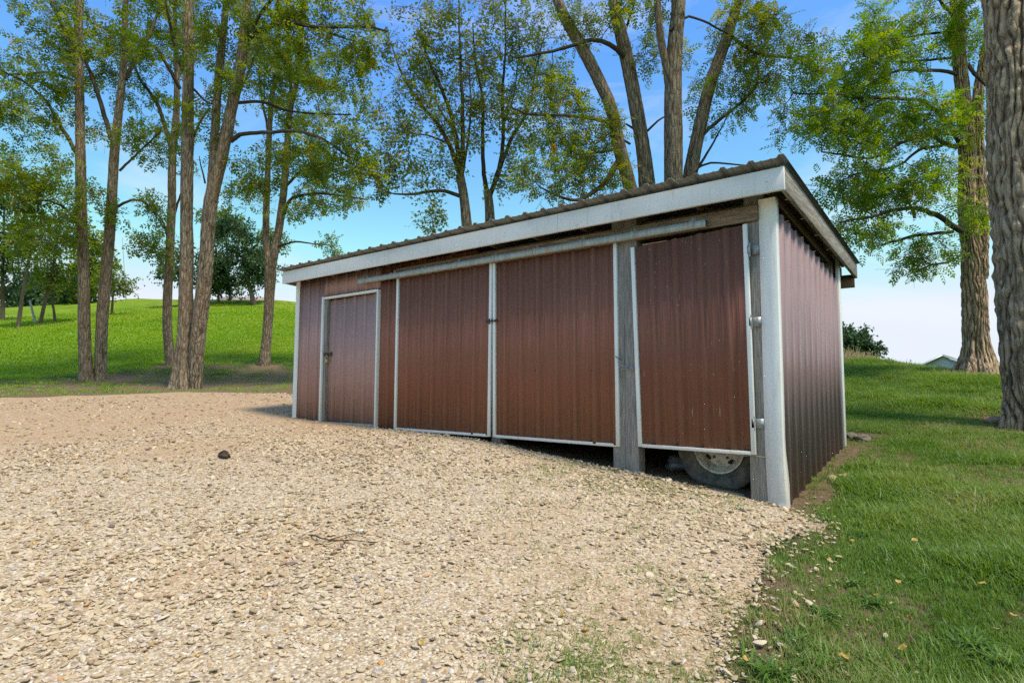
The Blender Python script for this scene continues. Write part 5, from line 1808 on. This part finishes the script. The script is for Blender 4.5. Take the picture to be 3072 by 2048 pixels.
def garage():
    d = 60
    ridge = at(2166, 816, d)
    eaL = at(2112, 846, d)
    gx = C_R[:2] / np.linalg.norm(C_R[:2])
    los = (ridge - CAM)[:2]
    rot = math.atan2(los[1], los[0]) - PI / 2 - 0.12
    W2 = float(np.linalg.norm((eaL - ridge)[:2]))
    ze = eaL[2]
    zr = ridge[2]
    zb = float(H(ridge[0], ridge[1])) - 0.3
    wall_b = ze - 0.95
    t = empty('garage', (ridge[0], ridge[1], zb), rot, label='pale gable-roofed garage beyond the rise right of the shed', category='garage')
    z0 = ze - zb + 0.12
    zt = zr - zb - 0.14
    n = 9
    for i in range(n):
        a = z0 - 0.25 + (zt - z0 + 0.25) * i / n
        b = z0 - 0.25 + (zt - z0 + 0.25) * (i + 1) / n

        def hw(z):
            return max(0.02, min(1.0, (zt - z) / (zt - z0))) * (W2 - 0.1)
        V8 = [(-hw(a), -0.02, a), (hw(a), -0.02, a), (hw(a), 0.1, a), (-hw(a), 0.1, a), (-hw(b), 0.02, b), (hw(b), 0.02, b), (hw(b), 0.1, b), (-hw(b), 0.1, b)]
        MB().hexa(V8).build('siding_board', M_HOUSEW, t)
    for sgn in (-1, 1):
        V8 = [(0, -0.3, zt + 0.1), (sgn * (W2 + 0.3), -0.3, z0 - 0.2), (sgn * (W2 + 0.3), 6, z0 - 0.2), (0, 6, zt + 0.1), (0, -0.3, zt + 0.25), (sgn * (W2 + 0.3), -0.3, z0 - 0.05), (sgn * (W2 + 0.3), 6, z0 - 0.05), (0, 6, zt + 0.25)]
        MB().hexa(V8).build('roof', M_HOUSER, t)
        MB().hexa([(0, -0.34, zt + 0.06), (sgn * (W2 + 0.32), -0.34, z0 - 0.24), (sgn * (W2 + 0.32), -0.301, z0 - 0.24), (0, -0.301, zt + 0.06), (0, -0.34, zt + 0.2), (sgn * (W2 + 0.32), -0.34, z0 - 0.1), (sgn * (W2 + 0.32), -0.301, z0 - 0.1), (0, -0.301, zt + 0.2)]).build('barge_board', M_WHITE, t)
    for x in (-W2 + 0.15, -0.7, 0.9, W2 - 0.15):
        MB().box((x - 0.13, -0.05, 0), (x + 0.13, 0.15, z0 - 0.24)).build('post', M_WHITE, t)
    MB().box((-W2 + 0.1, 5.6, 0), (W2 - 0.1, 5.8, z0 - 0.24)).build('back_wall', M_HOUSED, t)
    for x in (-W2 + 0.02, W2 - 0.1):
        MB().box((x, 0.2, 0), (x + 0.08, 5.6, z0 - 0.24)).build('side_wall', M_HOUSED, t)


garage()


def far_house(u, v, d, w_, h_, label, roofmat):
    p = at(u, v, d)
    zb = float(H(p[0], p[1])) - 0.3
    t = empty('distant_house', (p[0], p[1], zb), math.atan2(C_R[1], C_R[0]), label=label, category='house')
    zt = p[2] - zb
    ze = zt - h_
    MB().box((-w_, 0, 0), (w_, 5, ze)).build('wall', M_HOUSEW, t)
    for sgn in (0, 1):
        y0, y1 = (-0.3, 2.5) if sgn == 0 else (5.3, 2.5)
        MB().hexa([(-w_ - 0.3, y0, ze - 0.1), (w_ + 0.3, y0, ze - 0.1), (w_ + 0.3, y1, zt - 0.12), (-w_ - 0.3, y1, zt - 0.12), (-w_ - 0.3, y0, ze), (w_ + 0.3, y0, ze), (w_ + 0.3, y1, zt), (-w_ - 0.3, y1, zt)]).build('roof', roofmat, t)
    for x in (-w_ * 0.5, w_ * 0.5):
        MB().box((x - 0.4, -0.03, ze - 1.4), (x + 0.4, 0.0, ze - 0.4)).build('window', M_HOUSED, t)


M_PINKROOF = simple('faded_red_roof', (0.4, 0.27, 0.24), 0.8, 0.2)
far_house(545, 676, 84, 3.2, 1.1, 'low house with a faded red roof beyond the crest under the dark tree', M_PINKROOF)
far_house(318, 682, 88, 2.6, 0.7, 'white-roofed building just showing over the crest left of the slim locust', M_HOUSEW)


def weed(name, loc, n, h, spread, seed, mat, head, label, group):
    r = np.random.default_rng(seed)
    t = empty(name, loc, label=label, category='weed', group=group)
    mb = MB()
    hb_ = MB()
    for i in range(n):
        b = np.array([r.normal(0, spread), r.normal(0, spread), -0.03])
        hh = h * r.uniform(0.55, 1.1)
        tip = b + np.array([r.normal(0, 0.12 * h), r.normal(0, 0.12 * h), hh])
        mid = (b + tip) / 2 + r.normal(0, 0.03, 3) * h
        mb.tube([b, mid, tip], [0.006, 0.005, 0.003], 4, False)
        for k in range(3):
            f = r.uniform(0.3, 0.95)
            q = b + (tip - b) * f
            e = q + np.array([r.normal(0, 0.1), r.normal(0, 0.1), r.uniform(0.02, 0.14)]) * h
            mb.tube([q, (q + e) / 2, e], [0.004, 0.005, 0.002], 3, False)
        if head:
            hb_.tube([tip, tip + (0, 0, head), tip + (0, 0, head * 2)], [head * 0.4, head, head * 0.5], 6)
    mb.build('stalks', mat, t)
    if head:
        hb_.build('seed_heads', M_IRON, t)['kind'] = 'stuff'


M_DRY = simple('dry_weed', (0.5, 0.4, 0.23), 0.9, 0.35)
M_WEEDG = simple('green_weed', (0.16, 0.19, 0.08), 0.9, 0.35)
for k in range(11):
    u = 1922 + k * 9
    p = at(u, 822, 16.2 + 0.15 * (k % 3))
    weed('dry_weed_clump', (p[0], p[1], float(H(p[0], p[1]))), 40, 0.55 + 0.1 * (k % 3), 0.1, 400 + k, M_DRY, 0, 'clump of dry tan weeds below the round bush, %s from the shed' % ORD[k], 'dry weeds on the rise')
for k in range(9):
    u = 2020 + k * 13
    p = at(u, 832, 15.6 + 0.2 * (k % 2))
    weed('seeding_weed', (p[0], p[1], float(H(p[0], p[1]))), 7, 0.3 + 0.16 * (k % 3 == 1), 0.1, 430 + k, M_WEEDG, 0.02, 'thin seeding weed against the sky on the rise, %s from the shed' % ORD[k], 'seeding weeds on the rise')



# ------------------------------------------------------------------ small things on the ground
def gz3(u, v):
    q = ground_px(u, v)
    return np.array([q[0], q[1], float(H(q[0], q[1]))])


def leaf_mesh(seed, L_=0.05, W_=0.022):
    r = np.random.default_rng(seed)
    n = 6
    V = []
    for i in range(n + 1):
        t = i / n
        w_ = W_ * math.sin(PI * min(0.999, t * 0.94 + 0.04)) ** 0.8
        zc = 0.006 * math.sin(t * 5 + seed) + r.uniform(-0.002, 0.002)
        V += [((t - 0.5) * L_, -w_, zc + 0.007 * r.uniform(0.2, 1)), ((t - 0.5) * L_, 0, zc), ((t - 0.5) * L_, w_, zc + 0.007 * r.uniform(0.2, 1))]
    F = []
    for i in range(n):
        for j in (0, 1):
            F.append((i * 3 + j, i * 3 + j + 1, i * 3 + j + 4, i * 3 + j + 3))
    return mesh_np('fallen_leaf', np.array(V), np.array(F), True)


LM = {True: [leaf_mesh(500 + i) for i in range(4)], False: [leaf_mesh(510 + i, 0.045, 0.012) for i in range(3)]}
for b, ml in LM.items():
    for m_ in ml:
        m_.materials.append(M_FALLEN if b else M_FALLENB)
on_gravel = [(620, 1333), (1055, 1435), (968, 1500), (1020, 1138), (1165, 1152), (1465, 1108), (1420, 1250), (402, 1118), (1290, 1432), (345, 1505)]
on_grass = [(2258, 1372), (2015, 1397), (1906, 1308), (1893, 1272), (1958, 1262), (2102, 1264), (2075, 1530), (2090, 1450), (2300, 1565), (2064, 1360), (1715, 1550), (1940, 1550), (2330, 1450), (2262, 960), (2212, 1215)]
tan_grass = [(2295, 1255), (2215, 1152), (2262, 1168), (1990, 1450), (2165, 1420), (2205, 1365), (1760, 1400), (2290, 1480)]
for lst, yl, lab, grp in ((on_gravel, True, 'small yellow fallen leaf lying on the gravel', 'yellow leaves on the gravel'), (on_grass, True, 'small yellow fallen leaf lying on the lawn', 'yellow leaves on the lawn'), (tan_grass, False, 'small tan dead leaf lying on the lawn', 'tan leaves on the lawn')):
    for i, (u, v) in enumerate(sorted(lst)):
        p = gz3(u, v)
        ms = LM[yl]
        o = bpy.data.objects.new('fallen_leaf', ms[i % len(ms)])
        COL.objects.link(o)
        o.location = (p[0], p[1], p[2] + (0.032 if lst is on_gravel else 0.05))
        o.rotation_euler = (random.uniform(-0.4, 0.4), random.uniform(-0.4, 0.4), random.uniform(0, 6))
        o.scale = (random.uniform(0.55, 0.8),) * 3
        o['label'] = '%s, %s from the left' % (lab, ORD[i])
        o['category'] = 'leaf'
        o['group'] = grp

M_ROCK = simple('sandstone_rock', (0.46, 0.34, 0.22), 0.9, 0.4, 14, 0, 0.2, 0.6)
M_ROCKG = simple('grey_rock', (0.2, 0.17, 0.13), 0.9, 0.4, 14, 0, 0.2, 0.6)
M_CLOD = simple('rotten_wood', (0.075, 0.055, 0.042), 0.95, 0.4, 20, 0, 0.1, 0.8)
for u, v, s, mt, sd_, lab in ((2284, 975, (0.09, 0.08, 0.08), M_ROCK, 31, 'orange-tan rock at the foot of the great right-hand trunk'), (1955, 1008, (0.1, 0.08, 0.055), M_ROCKG, 32, 'grey rock nearest the rear corner trim of the shed'), (1978, 1012, (0.09, 0.07, 0.05), M_ROCKG, 33, 'flat grey rock right of the rear corner of the shed'),
                              (1915, 1103, (0.04, 0.035, 0.03), M_ROCK, 34, 'small pinkish stone on bare earth beside the side wall'), (1938, 1100, (0.045, 0.035, 0.03), M_ROCK, 35, 'small tan stone on bare earth a step out from the side wall')):
    p = gz3(u, v)
    crumple('loose_rock', (p[0], p[1], p[2] + s[2] * 0.4), s, mt, sd_, label=lab, category='rock')
p = gz3(515, 1056)
crumple('wood_clod', (p[0], p[1], p[2] + 0.035), (0.085, 0.045, 0.05), M_CLOD, 41, label='dark brown clod of rotten wood on the gravel left of the shed', category='clod')
a, b = gz3(700, 1245), gz3(850, 1262)
pts = [a + (b - a) * t + np.array([0, 0, 0.035 + 0.012 * math.sin(t * 9)]) + np.array([0.03 * math.sin(t * 7), 0.03 * math.cos(t * 11), 0]) for t in np.linspace(0, 1, 9)]
tw = MB().tube(np.array(pts) - pts[0], np.linspace(0.006, 0.0025, 9), 6)
q = np.array(pts) - pts[0]
tw.tube([q[3], q[3] + np.array([0.05, 0.12, 0.02]), q[3] + np.array([0.06, 0.24, 0.01])], [0.004, 0.003, 0.002], 5)
tw.tube([q[5], q[5] + np.array([0.08, -0.08, 0.02]), q[5] + np.array([0.17, -0.12, 0.005])], [0.004, 0.003, 0.002], 5)
tw.build('fallen_twig', M_BRANCH, None, label='thin dead twig lying on the gravel in front of the doors', category='twig').location = pts[0]


def tuft(loc, n, L_, seed, label):
    r = np.random.default_rng(seed)
    V, F4, F3, lc = [], [], [], []
    for i in range(n):
        a_ = r.uniform(0, 2 * PI)
        d = np.array([math.cos(a_), math.sin(a_), 0])
        sd_ = np.array([-d[1], d[0], 0])
        ll = L_ * r.uniform(0.5, 1.15)
        el = r.uniform(0.25, 1.2)
        w0 = r.uniform(0.003, 0.0055)
        q = np.array([r.normal(0, 0.03), r.normal(0, 0.03), 0.0])
        k = len(V)
        c = r.uniform(0.15, 0.8)
        for t, ww in ((0, 0.7), (0.35, 1.0), (0.7, 0.75)):
            p_ = q + d * ll * math.cos(el) * t + np.array([0, 0, ll * (math.sin(el) * t - 0.55 * t * t)])
            p_[2] = max(p_[2], 0.01)
            V += [p_ - sd_ * w0 * ww, p_ + sd_ * w0 * ww]
        p_ = q + d * ll * math.cos(el) + np.array([0, 0, max(0.012, ll * (math.sin(el) - 0.55))])
        V.append(p_)
        lc += [c] * 7
        F4 += [(k, k + 1, k + 3, k + 2), (k + 2, k + 3, k + 5, k + 4)]
        F3.append((k + 4, k + 5, k + 6))
    me = mesh_np('grass_tuft', np.array(V), [np.array(F4), np.array(F3)])
    at_ = me.attributes.new('lc', 'FLOAT', 'POINT')
    at_.data.foreach_set('value', np.array(lc, np.float32))
    o = link('grass_tuft', me, M_BLADE, None, label=label, category='grass tuft', group='coarse grass tufts along the gravel edge')
    o.location = loc


for i, (u, v, n, L_) in enumerate(sorted(((1770, 1555, 130, 0.2), (1880, 1550, 110, 0.18), (1830, 1490, 90, 0.16), (1985, 1235, 120, 0.17), (2040, 1215, 90, 0.15), (1900, 1420, 80, 0.15), (2010, 1390, 70, 0.14), (1960, 1345, 70, 0.13), (2150, 1290, 80, 0.14), (2240, 1500, 110, 0.17), (2090, 1340, 70, 0.14), (1880, 1200, 50, 0.11), (1320, 1545, 30, 0.08), (2300, 1545, 120, 0.18), (1700, 1505, 26, 0.1)))):
    tuft(gz3(u, v), n, L_, 600 + i, 'coarse spreading grass tuft by the gravel edge, %s from the left' % ORD[i])
0 and print('TRIS', sum(sum(len(p.vertices) - 2 for p in o.data.polygons) for o in bpy.data.objects if o.type == 'MESH' and len(o.data.polygons) < 3000) + sum(2 * len(o.data.polygons) for o in bpy.data.objects if o.type == 'MESH' and len(o.data.polygons) >= 3000))
